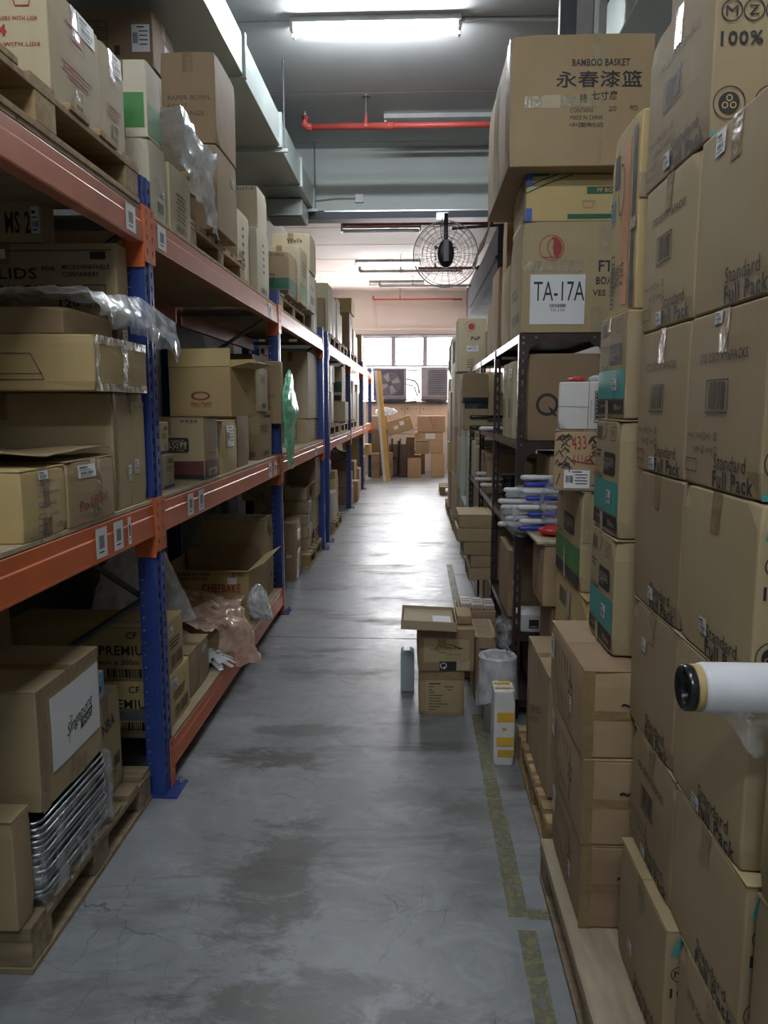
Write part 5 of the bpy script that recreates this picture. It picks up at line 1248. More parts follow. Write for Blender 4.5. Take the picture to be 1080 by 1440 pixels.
c.pr('ink', ('A', [T(.2, .48, .25, .05, '9.7SN-1'), ('b', .2, .9, .2, .1)]), ('N', [T(.24, .84, .20, .09, 'BIO', bold=.02), ('o', .2, .62, .2, .14, .002), ('g', .2, .48, .06, .3), T(.22, .40, .14, .05, 'BB', bold=.02)]))
c.deco('print', [('A', [T(.58, .66, .32, .04, "I'M MADE FROM"), T(.58, .615, .34, .045, 'PLANTS', bold=.02), T(.52, .565, .18, .04, 'NOT OIL')])], 'kraft_pale', .0027); c.deco('tape', [('A', [('r', .45, .18, .08, .34)]), ('N', [('r', .04, .75, .05, .5)])], 'tape_clear', .003)
c = NF('carton scrawled in black and red marker under the white carton', 2.58, 779, 856, 605, d=.30, z0=1.272, turn=-.20, mat='kraft_red', side=-1, tapes=False)
rs = random.Random(5); sc = [('l', [(x, y), (x+rs.uniform(.03, .12), y+rs.uniform(-.02, .1)), (x+rs.uniform(.08, .2), y+rs.uniform(-.06, .06))], .003) for x, y in [(rs.uniform(.02, .2), rs.uniform(.3, .9)) for _ in range(22)]+[(rs.uniform(.6, .8), rs.uniform(.5, .9)) for _ in range(16)]]
c.pr('ink', ('N', sc+[('l', [(.3, .50), (.98, .42)], .003), ('l', [(.68, .10), (.98, .16)], .003), ('l', [(.05, .1), (.12, .3)], .003)]))
c.pr('ink_red', ('N', [T(.44, .80, .26, .22, '433', rot=4), T(.50, .52, .34, .16, '61163'), T(.80, .32, .18, .12, '4PC')])); c.lab('N', .42, .20, .46, .30, 'form')
q = c.box
c = NF('white carton with a tall black barcode, on the scrawled carton', 2.60, 785, 858, 537, d=.22, z0=q[5]+.002, turn=-.22, mat='white_card', side=-1, tapes=False, flaps=False, amp=.001)
c.pr('ink', ('N', [('l', [(.565, .0), (.575, 1.0)], .0015), ('l', [(.0, .49), (.57, .47)], .0012), ('o', .77, .48, .17, .66, .002), T(.62, .42, .03, .4, 'I I I')]+[('r', .77, .22+.027*k, .13, (.008, .016, .020)[k % 3]) for k in range(21)]))
q = c.box
for i, (x, y, r_, m_) in enumerate(((.085, .13, (.030, .05, .010), 'red_plastic'), (.135, .06, (.022, .04, .011), 'film'), (.18, .06, (.022, .04, .010), 'film_clear'))):
    tag(blob('wrapped_packet', m_, (q[0]+x, q[2]+y, q[5]+r_[2]+.001), r_, .12, 6, i, None, (20, 14)), ['red packet on the white barcode carton', 'clear wrapped packet in the middle of the white carton top', 'clear wrapped packet at the right of the white carton top'][i], 'packet')
c = Carton('brown carton hanging half open beside the shelving, under the wrapped tools', .53, .95, 3.16, 3.45, .72, .982, 'kraft_red', side=-1); c.lab('A', .85, .8, .15, .18); c.pr('ink', ('A', [T(.5, .3, .1, .3, 'E')]))
Carton('dark ribbed carton below the half open one, beside the shelving', .57, .95, 3.18, 3.45, .142, .718, 'kraft_dark', side=-1)

# ================================================================== RIGHT, BROWN SLOTTED-ANGLE SHELVING
SX, SD = .480, .42
sh = empty('shelving', (SX, 3.70, 0)); tag(sh, 'dark brown slotted-angle steel shelving along the right of the aisle', 'shelving')
def angle_mesh(h):
    mb = MB(); holes = []; z = .05
    while z < h-.06: holes.append((.013, .021, z, z+.028)); z += .055
    V, Fc = slot_plate(.036, h, holes, lambda u, v: (u, 0, v)); mb.raw(V, Fc)
    V, Fc = slot_plate(.036, h, holes, lambda u, v: (0, u, v)); mb.raw(V, Fc); return mb.mesh('post')
SH = 1.888
am = angle_mesh(SH); SY = [0, 1.12, 2.18, 3.24]
for y_ in SY:
    for s_ in (0, 1):
        o = link('post', am, 'shelf_brown', sh); o.location = (SD if s_ else 0, y_, 0); o.scale = (-1 if s_ else 1, 1, 1)
        sm = o.modifiers.new('solid', 'SOLIDIFY'); sm.thickness = .002
SZ = [.10, .44, .945, 1.385, 1.89]
for a, b_ in zip(SY, SY[1:]):
    for z in SZ: MB().box(.003, SD-.003, a+.004, b_-.004, z-.004, z).box(.003, .006, a+.004, b_-.004, z-.038, z-.004).box(SD-.006, SD-.003, a+.004, b_-.004, z-.038, z-.004).box(.006, SD-.006, a+.004, a+.007, z-.038, z-.004).box(.006, .014, a+.01, b_-.004, z-.038, z-.035).build('shelf', 'shelf_brown', sh)
for z in (1.89, 1.385, .945):   # gusset plates at the near end
    for s_ in (0, 1):
        M_ = Matrix.Scale(-1, 4, (1, 0, 0)); pts = [(0, -.0), (.10, 0), (.085, -.02), (.05, -.035), (.037, -.08), (0, -.10)]
        P_ = [((SD-a) if s_ else a, z-.03+b_) for a, b_ in pts]; MB().prism(P_, 'Y', -.003, 0).build('gusset', 'shelf_brown', sh)
bo = MB()
for z in (1.87, 1.845, 1.80, 1.41, 1.37, .93):
    for x in (.018, .075, SD-.075, SD-.018): MB().lathe([(0, -.010), (.006, -.010), (.006, -.003)], (x, 0, z), 'Y', 8).build('bolt', 'steel_brace', sh) if (x in (.018, SD-.018) or z > 1.86) else None
# things on top of the shelving
TZ = 1.893
c = Carton('carton with a red sail emblem and the TA-17A sheet', SX+.003, SX+.47, 3.702, 4.12, TZ, 2.392, 'kraft', side=-1, tapes=False, amp=.003)
c.pr('ink_red', ('N', [('g', .285, .765, .115, .06), ('p', [(.285, .86), (.33, .86), (.375, .82), (.392, .765), (.375, .71), (.34, .67), (.31, .70), (.295, .765), (.305, .82)]), ('l', [(.30, .86), (.255, .82), (.245, .765), (.265, .71), (.30, .675)], .004), ('l', [(.19, .68), (.38, .68)], .004)]))
c.pr('ink', ('N', [T(.82, .60, .14, .10, 'FT', bold=.02), T(.86, .47, .26, .07, 'BOAT 1', bold=.015), T(.86, .36, .32, .055, 'VES X 10', bold=.015)]), ('A', [T(.45, .42, .4, .05, 'PAFT 47'), T(.5, .36, .5, .05, 'CONTAINER'), ('b', .55, .15, .6, .1)]))
c.pr('ink_faint_red', ('A', [('g', .25, .8, .1, .06), ('g', .75, .8, .1, .06)]))
c.deco('tape', [('N', [('r', .30, .60, .60, .11), ('r', .815, .86, .13, .26), ('r', .745, .12, .11, .22)])], 'tape_clear', .0011)
o = c.deco('paper_sheet', [('N', [('r', .355, .30, .54, .45)])], 'paper', .0032)
c.deco('print', [('N', [T(.37, .375, .50, .175, 'TA-17A', bold=.0), ('b', .36, .245, .16, .03), T(.36, .205, .14, .03, 'TA-17A')])], 'ink', .0042, o)
c = Carton('carton with dark green stripes and a bowl drawing, under the bamboo basket carton', SX+.015, SX+.48, 3.71, 4.15, 2.394, 2.60, 'kraft_yellow', side=-1, tapes=False, amp=.004)
c.pr('ink_dkgreen', ('N', [('rr', .80, .65, .42, .15), ('r', .72, .10, .62, .10), ('l', [(.0, .98), (.22, .99)], .012), ('l', [(.0, .60), (.2, .80), (.45, .99)], .006), ('l', [(.0, .72), (.15, .88), (.3, .99)], .006)])); c.pr('ink_faint_red', ('N', [('l', [(.55, .42), (.57, .28), (.65, .28), (.67, .42), (.55, .42)], .004)]))
c.deco('print', [('N', [T(.82, .65, .26, .09, 'PP BOWLS', bold=.02)])], 'kraft_yellow', .0030)
c.deco('strap', [('A', [('r', .88, .5, .05, 1.0), ('r', .70, .5, .03, 1.0)]), ('N', [('r', .03, .88, .06, .26), ('r', .03, .14, .06, .28)])], 'strap_blue', .003); c.deco('strap', [('A', [('r', .5, .06, 1.0, .10)])], 'tape_black', .0036)
c.pr('ink_faint_red', ('A', [T(.5, .55, .5, .3, 'PP'), ('r', .5, .3, .6, .05)]))
c = Carton('huge brown carton printed BAMBOO BASKET with Chinese characters', .402, 1.02, 3.60, 4.64, 2.602, 3.145, 'kraft_red', side=-1, tapes=False, amp=.010)
c.pr('ink', ('N', [T(.625, .78, .40, .055, 'BAMBOO BASKET', bold=.015), T(.615, .655, .60, .125, '永春漆篮', bold=.012), T(.655, .53, .18, .07, '七寸扁', bold=.015), T(.51, .51, .05, .07, '特', bold=0), T(.50, .42, .16, .035, 'CONTAINS'), T(.715, .43, .055, .04, '20', bold=0), T(.865, .435, .055, .035, 'PCS'), T(.535, .365, .23, .033, 'MADE IN CHINA'), T(.54, .31, .24, .035, '中国制造')]))
c.deco('tape', [('N', [('r', .60, .88, .07, .24), ('r', .35, .49, .50, .09), ('r', .64, .45, .02, .9)]), ('A', [('r', .5, .5, .2, 1)])], 'tape_clear', .0011)
c.deco('label', [('N', [('r', .29, .49, .12, .10)])], 'kraft_pale', .0014)
c.deco('tape', [('A', [('r', .5, .03, 1, .05), ('r', .92, .5, .10, 1)])], 'tape', .0013)
for a, b_, z1, x, lb in ((4.25, 4.62, 2.30, .49, 'carton with a small white label on top of the shelving behind the TA-17A carton'), (4.15, 4.60, 2.60, .60, 'taller brown carton behind the TA-17A carton'), (4.90, 5.3, 2.40, .50, 'dark brown carton over the second shelving bay'), (5.4, 5.75, 2.26, .51, 'narrow carton over the second shelving bay'), (5.95, 6.2, 2.12, .52, 'low narrow carton over the third shelving bay')):
    c = Carton(lb, x, x+.36, a, b_, TZ, z1, 'kraft_red' if 'brown' in lb else 'kraft', side=-1, group='cartons along the top of the shelving'); c.lab('N', .20, .45, .20, .14)
Carton('brown carton with white tape high behind the TA-17A carton', .52, .88, 4.68, 4.88, TZ, 2.68, 'kraft_red', side=-1)
# inside the shelves
c = Carton('large dark carton marked with a black Q inside the top shelf bay', .53, .885, 3.74, 4.20, 1.387, 1.80, 'kraft_dark', side=-1, tapes=False, flaps=False)
c.pr('ink', ('N', [('g', .26, .42, .13, .26), ('p', [(.27, .40), (.33, .37), (.40, .28), (.34, .30)])]))
for i in range(2):
    c = Carton(['pale upright carton with a side label on the top shelf, nearer one', 'pale upright carton on the top shelf, farther one'][i], .49, .525, 3.98+.24*i, 4.2+.24*i, 1.387, 1.78, 'kraft_pale', side=-1, tapes=False); c.lab('A', .5, .85, .6, .12); c.pr('ink_grey', ('A', [T(.4, .4, .5, .25, 'FRAGILE', rot=90)]))
Carton('carton at the back of the second shelf, behind the tools', .62, .885, 4.15, 4.6, .947, 1.25, 'kraft', side=-1)
Carton('brown carton behind the white and blue tools, second shelf', .64, .885, 3.74, 4.12, .947, 1.32, 'kraft_dark', side=-1)
c = C('small upright brown carton on the third shelf', (727, 840), 707, 782, .442, X=.50, w=.20, mat='kraft_red', side=-1) if False else Carton('small upright brown carton on the third shelf', .49, .68, 4.0, 4.45, .442, .80, 'kraft_red', side=-1)
c = Carton('white appliance carton with a black square on the third shelf', .50, .80, 3.72, 3.90, .442, .53, 'white_card', side=-1, tapes=False); c.pr('ink', ('N', [('o', .28, .5, .16, .5, .006), ('r', .28, .54, .12, .32)]))
Carton('dark upright carton on the lowest shelf', .60, .88, 3.75, 4.2, .102, .38, 'kraft_dark', side=-1)
Carton('dark carton farther along the lowest shelf', .50, .88, 4.9, 5.5, .102, .36, 'kraft_dark', side=-1)
for i in range(6):          # black tubs
    o = MB().lathe([(.0, 0), (.040, 0), (.050, .030), (.053, .030), (.053, .036), (.0, .036)], (0, 0, 0), 'Z', 20).build('black_tub', 'black_plastic', smooth=False); o.location = (.535+.004*(i % 2), 4.42, .9475+.0365*i)
    tag(o, 'black lidded tub, %s in the small tower on the second shelf' % ['lowest', 'second', 'third', 'fourth', 'fifth', 'topmost'][i], 'tub', 'tower of black tubs on the second shelf')
# long-handled tools in clear bags, laid with their handles over the shelf edge
def tool(label, x, y, z, L_, m, r=.0115, dz=0, yaw=0., grp='white handled tools lying on the shelf'):
    o = empty('wrapped_tool', (x, y, z), yaw); tag(o, label, 'tool', grp)
    n = 8; P_ = [(0, 0, 0), (.006, 0, 0), (.02, 0, 0), (.08, 0, dz*.3), (L_*.55, 0, dz*.6), (L_*.6, 0, dz*.6)]
    MB().tube(P_, [.002, r*.8, r, r*.95, r*.85, r*.5], 12).build('handle', m, o, smooth=True)
    MB().box(L_*.6, L_, -.03, .03, dz*.6-.001, dz*.6+.002).build('blade', 'white_plastic', o)
    return o
nm = ['lowest', 'second', 'third', 'fourth', 'fifth', 'sixth', 'seventh', 'topmost']
zz = .950
for i in range(7):
    tool('white plastic handle, %s of the white heap jutting over the aisle' % nm[i if i < 6 else 7], .385+.012*((i*3) % 4), 3.62+.012*(i % 3), zz+.050+.027*i, .36, 'white_plastic', .0125)
for i in range(8):
    tool('%s handle, %s of the right-hand heap beside the scrawled carton' % ('blue' if i % 2 == 0 else 'white', nm[i]), .475+.010*(i % 3)-(.02 if i == 0 else 0)-(.025 if i % 2 else 0), 3.42, .998+.014+.031*i+(.0 if i < 4 else .01), .30, 'blue_plastic' if i % 2 == 0 else 'white_plastic', .0125, grp='blue and white handled tools beside the cartons')
tag(blob('wrapped_packet', 'red_plastic', (.60, 3.30, 1.022), (.07, .04, .022), .1, 5, 4, None, (20, 14)), 'red wrapped piece lying among the blue handles', 'packet')
tag(MB().box(.50, .95, 3.16, 3.66, .984, .997).build('board', 'plywood', bevel=.003), 'thin board laid over the half open carton, carrying the blue handles', 'board')
for i, (x, y, z, rx, ry, rz_, lb) in enumerate(((.44, 3.62, 1.06, .10, .05, .11, 'clear bag over the white handle heap'), (.56, 3.38, 1.12, .08, .05, .13, 'clear bag round the blue and white handles'))):
    tag(blob('clear_bag', 'film_clear', (x+.07, y, z), (rx, ry, rz_), .12, 8, i, None, (30, 22)), lb, 'bag')
for i in range(5):           # farther tools, past the second post
    tool('white wrapped handle in the farther heap, %s one' % nm[i], .40+.015*(i % 3), 5.0+.1*i, 1.39+.02+.0*i if i < 2 else (.967 + .03*i), .32, 'white_plastic', .013, grp='farther white handled tools')
for i in range(2): tool(['lower', 'upper'][i]+' long black handle jutting above the green rack', .36, 5.3, 1.40+.07*i+.012, .42, 'black_plastic', .012, grp='black handled tools')
# flat cartons jutting from the shelf
for i in range(5):
    zt = [.858, .769, .68, .592, .513, .43]
    c = Carton('%s of the five flat brown cartons jutting from the third shelf' % ['topmost', 'second', 'third', 'fourth', 'lowest'][i], [.272, .262, .305, .35, .34][i], .475+.19, 4.87, 5.25, zt[i+1]+.012+.0, zt[i]+.010, 'kraft', side=-1, group='flat cartons jutting from the third shelf', tapes=False, flaps=(i == 0), amp=.002)
# farther shelves contents
rs = random.Random(3); k = 0
names = ['brown', 'pale', 'taped', 'dented', 'plain', 'small', 'labelled', 'upright', 'low', 'square', 'wide', 'narrow', 'buff', 'dusty']
for (y0, y1) in ((5.35, 5.82), (5.98, 6.4), (6.45, 6.85)):
    for z in (.102, .442, .947, 1.387):
        h_ = rs.uniform(.22, .33) if z > .3 else .22
        Carton('%s carton on the %s shelf, %s bay from the camera' % (names[k % 14], {.102: 'lowest', .442: 'third', .947: 'second', 1.387: 'top'}[z], 'second' if y0 < 5.9 else 'third'), .488, .84, y0, y1, z, z+h_, ['kraft', 'kraft_pale', 'kraft_red'][k % 3], side=-1, lite=True, tapes=(k % 2 == 0)); k += 1
# green rack and what stands beyond
gr = empty('green_rack', (.47, 7.15, 0)); tag(gr, 'pale green slotted steel rack standing past the brown shelving', 'rack')
am2 = angle_mesh(1.45)
for (x, y_) in ((0, 0), (.4, 0), (0, .9), (.4, .9)):
    o = link('post', am2.copy(), None, gr); o.data.materials.clear(); o.data.materials.append(MAT['shelf_green']); o.location = (x, y_, 0); sm = o.modifiers.new('solid', 'SOLIDIFY'); sm.thickness = .002
    if x: o.scale = (-1, 1, 1)
for z in (.12, .62, 1.42): MB().box(.002, .398, .003, .9, z-.004, z).box(.002, .005, .003, .9, z-.035, z-.004).box(.002, .398, .003, .006, z-.035, z-.004).build('shelf', 'shelf_green', gr)
c = NF('grey-brown carton strapped with black tape, lower of two jutting from the top shelf', 5.32, 653, 690, 566, d=.40, z0=1.387, mat='kraft', side=-1, tapes=False); c.deco('tape', [('N', [('r', .5, .88, .98, .2)])], 'tape_black', .0012)
c = NF('grey-brown carton strapped with black tape, upper of two jutting from the top shelf', 5.30, 651, 696, 524, d=.42, z0=c.box[5]+.002, mat='kraft', side=-1, tapes=False); c.deco('tape', [('N', [('r', .5, .08, .98, .16)])], 'tape_black', .0012)
c = Carton('pale carton standing on top of the green rack', .475, .80, 7.25, 7.75, 1.422, 1.87, 'kraft', side=-1, tapes=False)
c = NF('tall carton with a red sail emblem on top of the green rack stack', 7.25, 644, 684, 447, d=.45, z0=1.872, mat='kraft_pale', side=-1, tapes=False)
c.pr('ink_red', ('N', [('g', .42, .84, .10, .07), ('c', .46, .84, .06)])); c.pr('ink', ('N', [T(.62, .62, .32, .07, 'PaP', bold=.02)]+[('r', .45, .22-.045*i, .25, .01) for i in range(4)])); c.lab('N', .52, .43, .4, .10, 'form')
Carton('upright pale carton on the middle shelf of the green rack', .49, .80, 7.2, 7.6, .622, 1.2, 'kraft_pale', side=-1, tapes=False)
Carton('pale carton at the foot of the green rack', .48, .80, 7.2, 7.7, .122, .55, 'kraft_pale', side=-1)
rfar = [(.50, .9, 8.95, 9.5, 0, .60, 'kraft', 'lowest carton on the floor beyond the green rack'), (.50, .9, 8.95, 9.5, .602, 1.2, 'kraft_pale', 'second carton up beyond the green rack'), (.50, .9, 8.95, 9.5, 1.202, 1.798, 'kraft', 'third carton up beyond the green rack'),
 (.47, .85, 9.7, 10.3, .145, .7, 'kraft_pale', 'lowest carton on the first far right pallet'), (.48, .85, 9.7, 10.3, .702, 1.3, 'kraft', 'second carton on the first far right pallet'), (.47, .85, 9.7, 10.3, 1.302, 2.1, 'kraft_pale', 'topmost pale carton on the first far right pallet'),
 (.48, .85, 11.0, 11.6, .145, .62, 'kraft', 'lowest carton on the second far right pallet'), (.46, .85, 11.0, 11.6, .622, 1.05, 'kraft_yellow', 'yellowish carton second on the second far right pallet'), (.48, .85, 11.0, 11.6, 1.052, 1.75, 'kraft_pale', 'third carton on the second far right pallet'), (.50, .85, 11.0, 11.5, 1.752, 2.45, 'kraft_pale', 'tallest pale carton on the second far right pallet'),
 (.55, .95, 12.6, 13.2, 0, .8, 'kraft_pale', 'lowest floor carton far down the right'), (.52, .95, 12.6, 13.2, .802, 1.5, 'kraft', 'middle carton far down the right'), (.52, .9, 12.6, 13.1, 1.502, 2.0, 'kraft_pale', 'topmost carton far down the right'),
 (.62, 1.0, 14.5, 15.1, 0, .9, 'kraft', 'lower carton nearest the far windows on the right'), (.62, 1.0, 14.5, 15.1, .902, 1.7, 'kraft_pale', 'upper carton nearest the far windows on the right')]
pallet('first far pallet on the right', .46, 1.4, 9.62, 10.6, 0, n=6); pallet('second far pallet on the right', .45, 1.4, 10.9, 11.9, 0, n=6)
pallet('empty pallet corner jutting into the aisle far down the right', .42, 1.3, 13.6, 14.4, 0, n=6)
for x0, x1, y0, y1, z0, z1, m_, lb in rfar: Carton(lb, x0, x1, y0, y1, z0, z1, m_, side=-1, lite=True, tapes=False)
tag(blob('plastic_sack', 'shelf_green', (.72, 12.3, 2.29), (.22, .22, .40), .12, 4, 6, None, (24, 18)), 'grey-green wrapped sack slumped high on the far right stacks', 'sack')
Carton('carton under the grey-green sack, far right', .52, .95, 12.05, 12.55, 0, 1.8, 'kraft_pale', side=-1, lite=True, tapes=False)

# ================================================================== FLOOR, RIGHT OF THE AISLE
c = Carton('lower brown carton on the floor with a handwritten paper panel', .02, .248, 3.73, 4.02, 0, .232, 'kraft_red', side=-1, tapes=False, amp=.004)
c.deco('paper_panel', [('N', [('r', .53, .45, .78, .72)])], 'kraft', .0012)
c.pr('ink', ('N', [('l', [(.22+.0*i, .72-.065*i), (.22+[.25, .55, .5, .12, .3, .26, .28, .42, .24, .14][i], .725-.065*i)], .004 if i else .006) for i in range(10)])); c.deco('tape', [('N', [('r', .5, .90, .98, .18)])], 'tape', .0030)
c = Carton('upper brown carton on the floor stack, with a script logo and black Q mark', .012, .292, 3.72, 4.02, .234, .452, 'kraft_red', side=-1, tapes=False, amp=.004, rz=.02)
c.deco('paper_panel', [('N', [('r', .50, .50, .80, .55)])], 'kraft', .0012)
c.pr('ink', ('N', [T(.55, .56, .44, .12, 'Quality-Pro', rot=0), ('l', [(.22, .54), (.30, .54), (.36, .62), (.50, .66), (.66, .62), (.72, .56), (.80, .56)], .003), ('l', [(.30, .54), (.36, .47), (.50, .46)], .003), ('l', [(.50, .41), (.76, .41)], .002), ('r', .53, .14, .30, .22)]))
c.deco('label', [('N', [('r', .80, .16, .24, .24)])], 'kraft_pale', .0016); c.deco('print', [('N', [('g', .45, .15, .075, .22), ('l', [(.455, .13), (.475, .07)], .005)])], 'paper', .0032)
c.deco('tape', [('N', [('r', .42, .80, .16, .40)]), ('N', [('r', .04, .5, .06, 1)])], 'tape', .0024)
def lid(u, v): return 0
fb = Carton('shallow open carton tray lying tilted on the floor stack', -.072, .20, 3.62, 3.95, .470, .515, 'kraft_pale', side=-1, open_top=True, tilt=(-.03, .04))
MB().box(-.125, .125, -.15, .155, .008, .030).build('folded_insert', 'kraft_pale', fb.root, bevel=.003); MB().box(.02, .11, -.10, .02, .0305, .031).build('label', 'paper', fb.root)
c = Carton('half closed flap carton edge behind the tilted tray', .21, .285, 3.80, 3.98, .455, .50, 'kraft_red', side=-1, tapes=False, flaps=False)
tag(MB().prism([(-.08, 0), (-.005, 0), (-.005, .22), (-.03, .235), (-.065, .235), (-.08, .22)], 'Y', 4.05, 4.13).build('white_container', 'container_white', bevel=.006), 'pale blue-white upright container half hidden behind the floor cartons', 'container')
c = Carton('tall brown carton with sideways lettering beside the lined bin', .312, .425, 3.90, 4.25, 0, .36, 'kraft_red', side=-1, tapes=False); c.pr('ink_grey', ('N', [T(.68, .50, .9, .12, 'CO3', rot=90), ('r', .5, .82, .6, .03)])); c.deco('tape', [('T', [('r', .5, .5, .7, .9)])], 'tape_clear', .001)
Carton('flat opened carton on the floor stack carrying packs of bars', .25, .46, 4.30, 4.60, .32, .39, 'kraft_red', side=-1, tapes=False)
Carton('brown carton holding up the flat opened one, behind the bin', .27, .46, 4.28, 4.62, 0, .318, 'kraft_dark', side=-1, tapes=False)
for i in range(3):
    o = Carton(['left', 'middle', 'right'][i]+' red-striped white pack on the flat opened carton', .26+.066*i, .322+.066*i, 4.33, 4.5, .392, .43-.006*i, 'white_card', side=-1, tapes=False, name='striped_pack', cat='pack', flaps=False)
    o.pr('ink_red', ('N', [('l', [(.1+.2*j, .1), (.25+.2*j, .9)], .004) for j in range(4)]), ('T', [('r', .5, .3, .8, .08), ('r', .5, .6, .8, .08)]))
c = Carton('slim white carton patched with yellow tape, on the floor by the shelving', .342, .432, 3.19, 3.33, 0, .335, 'white_card', side=-1, tapes=False, amp=.002, flaps=False)
c.deco('tape', [('N', [('r', .55, .66, .80, .13), ('r', .55, .33, .84, .12), ('r', .58, .17, .78, .10), ('r', .5, .5, .2, .04)]), ('T', [('r', .5, .30, .9, .13), ('r', .45, .70, .8, .15), ('r', .6, .95, .6, .1)])], 'tape_yellow', .0022)
# bin with liner
bn = empty('waste_bin', (.395, 3.58, 0)); bn.scale = (1, 1, 1.32); tag(bn, 'round bin with a white plastic liner, wedged between the taped white carton and the shelving', 'bin')
MB().lathe([(0, .002), (.060, .002), (.075, .26), (.078, .262), (.072, .262), (.057, .008), (0, .008)], (0, 0, 0), 'Z', 28).build('bucket', 'white_plastic', bn, smooth=True)
def liner(u, v):
    a = 6.2832*u
    if v < .35: r_ = .066; z = .16+.115*v/.35
    elif v < .5: r_ = .066+.022*(v-.35)/.15; z = .275+.006*math.sin((v-.35)/.15*3.14)
    else: r_ = .088+.016*(v-.5)*2+.006*math.sin(7*a)*(v-.4); z = .275-.20*(v-.5)*2*(.6+.4*abs(math.sin(a*.5+.6)))
    p = (r_*math.cos(a), r_*math.sin(a), z); q = .004*ridged((p[0]*3, p[1]*3, p[2]), 9, 2); return (p[0]+q, p[1]+q, p[2]+q)
sheet(64, 30, liner, 'liner', 'bag_white', bn)
MB().tube([(.088*math.cos(a), .088*math.sin(a), .277) for a in np.linspace(0, 6.28, 33)[:-1]], .004, 6, closed=True).build('rim', 'film', bn, smooth=True)
tag(blob('plastic_bag', 'film_clear', (.445, 3.80, .42), (.04, .08, .07), .25, 8, 3, None, (28, 20)), 'knotted clear bag hanging over the back of the bin', 'bag')
tag(MB().tube([(.40, 3.70, .44), (.46, 3.62, .38), (.47, 3.66, .365)], .003, 6).tube([(.395, 3.70, .43), (.45, 3.61, .372)], .003, 6).build('wire_hoop', 'zinc'), 'bent wire hoop leaning on the rim of the bin', 'wire')

# ================================================================== FAR END OF THE AISLE
def condenser(label, x0, x1, z0, z1, fan):
    y = 18.15; w = x1-x0; h = z1-z0; r = empty('air_conditioner', ((x0+x1)/2, y, z0)); tag(r, label, 'condenser', 'outdoor units hung in front of the far windows')
    MB().box(-w/2, w/2, 0, .30, 0, h).build('casing', 'condenser', r, bevel=.012)
    if fan:
        MB().box(-w/2+.02, w/2-.06, -.006, -.001, .03, h-.03).build('front_panel', 'condenser_dark', r)
        cx, cz, R_ = .0, h*.46, h*.38
        for i, rr in enumerate(np.linspace(R_*.25, R_, 6)): MB().tube([(cx+rr*math.cos(a), -.012, cz+rr*math.sin(a)) for a in np.linspace(0, 6.2832, 25)[:-1]], .004, 4, closed=True).build('guard_ring', 'condenser', r)
        MB().lathe([(0, -.022), (.05, -.022), (.06, -.008), (0, -.008)], (cx, 0, cz), 'Y', 14).build('hub', 'condenser_dark', r)
        for i in range(4):
            a = 1.571*i+.5; c_, s_ = math.cos(a), math.sin(a); t_ = Vector((-s_, 0, c_)); d = Vector((c_, 0, s_)); o = Vector((cx, -.009, cz))
            MB().raw([o+d*.05-t_*.03, o+d*R_*.9-t_*.09, o+d*R_*.9+t_*.05+Vector((0, -.004, 0)), o+d*.05+t_*.03], [(0, 1, 2, 3)]).build('blade', 'condenser', r)
    else:
        for i in range(14): MB().box(-w/2+.16, w/2-.03, -.010, -.002, .05+i*(h-.1)/14, .05+i*(h-.1)/14+.022).build('louvre', 'condenser_dark', r)
    MB().box(-w/2, w/2, .02, .45, -.05, -.001).box(-w/2, w/2, .40, .45, -.10, -.05).build('bracket', 'window_frame', r); return r
condenser('left outdoor unit with a round fan, before the far windows', -1.02, -.24, 1.78, 2.44, True)
condenser('right outdoor unit with horizontal louvres, before the far windows', .10, .72, 1.78, 2.46, False)
tag(MB().tube([(-.24, 18.35, 2.2), (-.05, 18.35, 2.15), (.03, 18.35, 2.05), (.06, 18.35, 1.85)], .028, 8).tube([(-.24, 18.35, 2.08), (-.06, 18.35, 2.02), (.02, 18.35, 1.8)], .02, 8).build('refrigerant_pipe', 'pipe_grey', smooth=True), 'pair of bent insulated pipes between the two outdoor units', 'pipe')
for i, (a, b_, z) in enumerate(((-1.1, .0, 1.70), (.12, 1.0, 1.69))):
    tag(MB().tube([(a, 18.475, z-.03), ((a+b_)/2, 18.475, z-.06), (b_, 18.475, z-.02)], .022, 8).build('cable_bundle', 'conduit_dark', smooth=True), ['dark cable bundle sagging under the left outdoor unit', 'dark cable bundle under the right outdoor unit'][i], 'cable')
pile = [ # pl, pr, top, bot(px rows), Y, d, mat, label, rz
 (607, 625, 638, 670, 17.1, .4, 'kraft_peach', 'plain orange-brown carton standing on the floor at the right of the far pile', 0),
 (573, 592, 645, 671, 16.9, .35, 'kraft_peach', 'open small carton on the floor in the middle of the far pile', 0),
 (564, 592, 640, 664, 17.4, .4, 'kraft_peach', 'carton behind the small open one on the far pile', 0),
 (584, 603, 621, 638.3, 17.1, .4, 'kraft_red', 'lower left carton of the taped far stack', 0),
 (603.5, 623, 619, 637.3, 17.11, .4, 'kraft_peach', 'lower right carton of the taped far stack', 0),
 (583, 623, 608, 619, 17.12, .45, 'kraft_peach', 'wide carton with a white sheet in the far stack', 0),
 (587, 626, 585, 607.8, 17.10, .5, 'kraft_peach', 'big carton with red diagonal print topping the far stack', 0),
 (522, 533, 638, 672, 16.8, .3, 'kraft_red', 'carton left of the yellow plank with sideways print', 0),
 (543, 552, 637, 671, 16.8, .3, 'kraft_red', 'carton right of the yellow plank with sideways print', 0),
 (505, 521, 625, 640, 16.6, .5, 'kraft_yellow', 'pale carton at the left end of the far pile', 0),
 (521, 545, 585, 604, 17.5, .6, 'kraft_peach', 'carton catching the window light behind the yellow plank', 0),
 (571, 583, 615, 640, 17.3, .3, 'kraft_red', 'narrow carton in shade in the middle of the far pile', 0)]
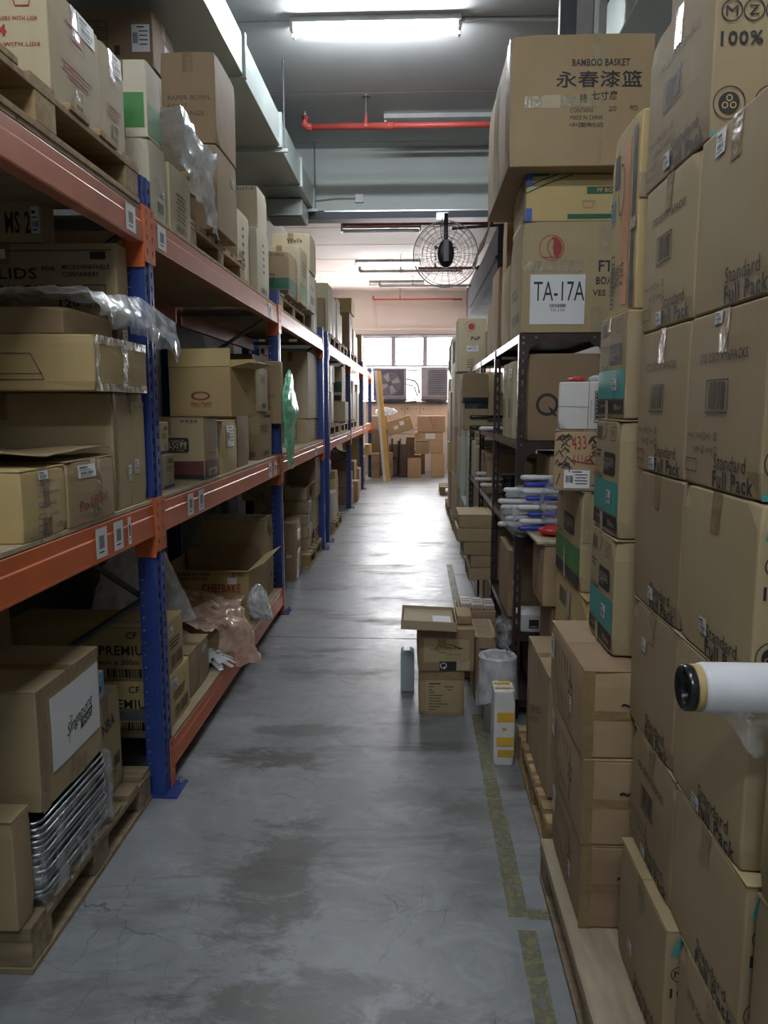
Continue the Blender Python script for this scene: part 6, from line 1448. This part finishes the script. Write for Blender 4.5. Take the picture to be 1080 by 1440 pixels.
for pl, pr_, tp, bt, Y_, d_, m_, lb, rz_ in pile:
    xm = Xat((pl+pr_)/2, Y_, .5); zb = max(0, Zat(bt, xm, Y_)); 
    if 'floor' in lb or 'plank with' in lb: zb = 0
    zt = Zat(tp, xm, Y_); c = Carton(lb, Xat(pl, Y_, (zb+zt)/2), Xat(pr_, Y_, (zb+zt)/2), Y_, Y_+d_, zb, zt, m_, lite=True, tapes=False, cat='carton', side=-1)
    if 'white sheet' in lb: c.deco('paper_sheet', [('N', [('r', .55, .5, .34, .7)])], 'paper', .004)
    if 'diagonal' in lb: c.pr('ink_faint_red', ('N', [('l', [(.45, .95), (.62, .15)], .03), T(.66, .6, .2, .4, 'Z')]))
    if 'sideways' in lb: c.pr('ink_grey', ('N', [T(.5, .5, .9, .3, 'TOOLS', rot=90)]))
# supports in shade so that the far pile stands on something
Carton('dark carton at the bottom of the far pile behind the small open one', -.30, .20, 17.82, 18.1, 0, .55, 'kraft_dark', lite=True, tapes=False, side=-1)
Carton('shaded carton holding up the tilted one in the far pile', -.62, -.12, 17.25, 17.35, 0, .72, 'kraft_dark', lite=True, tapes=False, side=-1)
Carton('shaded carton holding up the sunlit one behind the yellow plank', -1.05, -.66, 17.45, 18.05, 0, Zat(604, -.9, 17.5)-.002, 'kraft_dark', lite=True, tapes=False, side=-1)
p_ = onY(572, 600, 17.2)
tc_ = Carton('tilted brown carton with two white labels on top of the far pile', -.62, -.05, 17.2, 17.5, .98, 1.30, 'kraft_red', side=-1, tapes=False, flaps=False, tilt=(0, -.30))
tc_.deco('label', [('N', [('r', .35, .45, .18, .25), ('r', .62, .62, .18, .28)])], 'paper', .003); tc_.deco('sticker', [('N', [('c', .88, .75, .07)])], 'tape_yellow', .003)
tag(blob('white_bag', 'bag_white', (-.70, 17.7, Zat(604, -.9, 17.5)+.40), (.20, .15, .08), .25, 7, 2, None, (26, 18)), 'crumpled white bag lying behind the tilted carton', 'bag')
o = tag(MB().box(-.55, .05, 17.05, 17.45, .94, .955).build('cardboard_sheet', 'kraft_peach'), 'bent cardboard sheet under the tilted carton', 'cardboard')
for i, (x, m_) in enumerate(((-.54, 'black_plastic'), (-.36, 'condenser_dark'))):
    r = empty('trolley', (x, 17.12, 0)); tag(r, ['black upright folded trolley in shade behind the yellow plank', 'dark hand tool stand in the middle of the far pile'][i], 'trolley')
    MB().tube([(0, 0, .05), (0, .02, .85)], .02, 8).build('upright', m_, r); MB().tube([(.14, 0, .05), (.14, .02, .80)], .02, 8).build('upright', m_, r); MB().box(-.02, .16, -.10, .02, .03, .05).build('foot_plate', m_, r); MB().box(0, .14, .0, .025, .4, .44).build('crossbar', m_, r)
pk = empty('leaning_plank', (-.62, 15.6, 0)); tag(pk, 'long yellow and white plank leaning upright before the far pile', 'plank')
a0 = onY(543, 674, 16.0); a1 = onY(530, 521, 16.6)
for dx, m_ in ((.02, 'yellow_wood'), (-.04, 'white_plastic')):
    b0 = Vector((a0[0]+.0, 16.0, .0)); b1 = Vector((a1[0], 16.6, a1[2])); pk.location = (0, 0, 0)
    v = []; wv = (.085 if dx > 0 else .058)
    for b_ in (b0, b1):
        for (ax, ay) in ((0, 0), (wv, 0), (wv, .04), (0, .04)): v.append((b_.x+dx+ax-.02, b_.y+ay, max(0, b_.z)))
    MB().raw(v, [(0, 1, 2, 3), (4, 5, 6, 7), (0, 1, 5, 4), (1, 2, 6, 5), (2, 3, 7, 6), (3, 0, 4, 7)]).build('board', m_, pk)
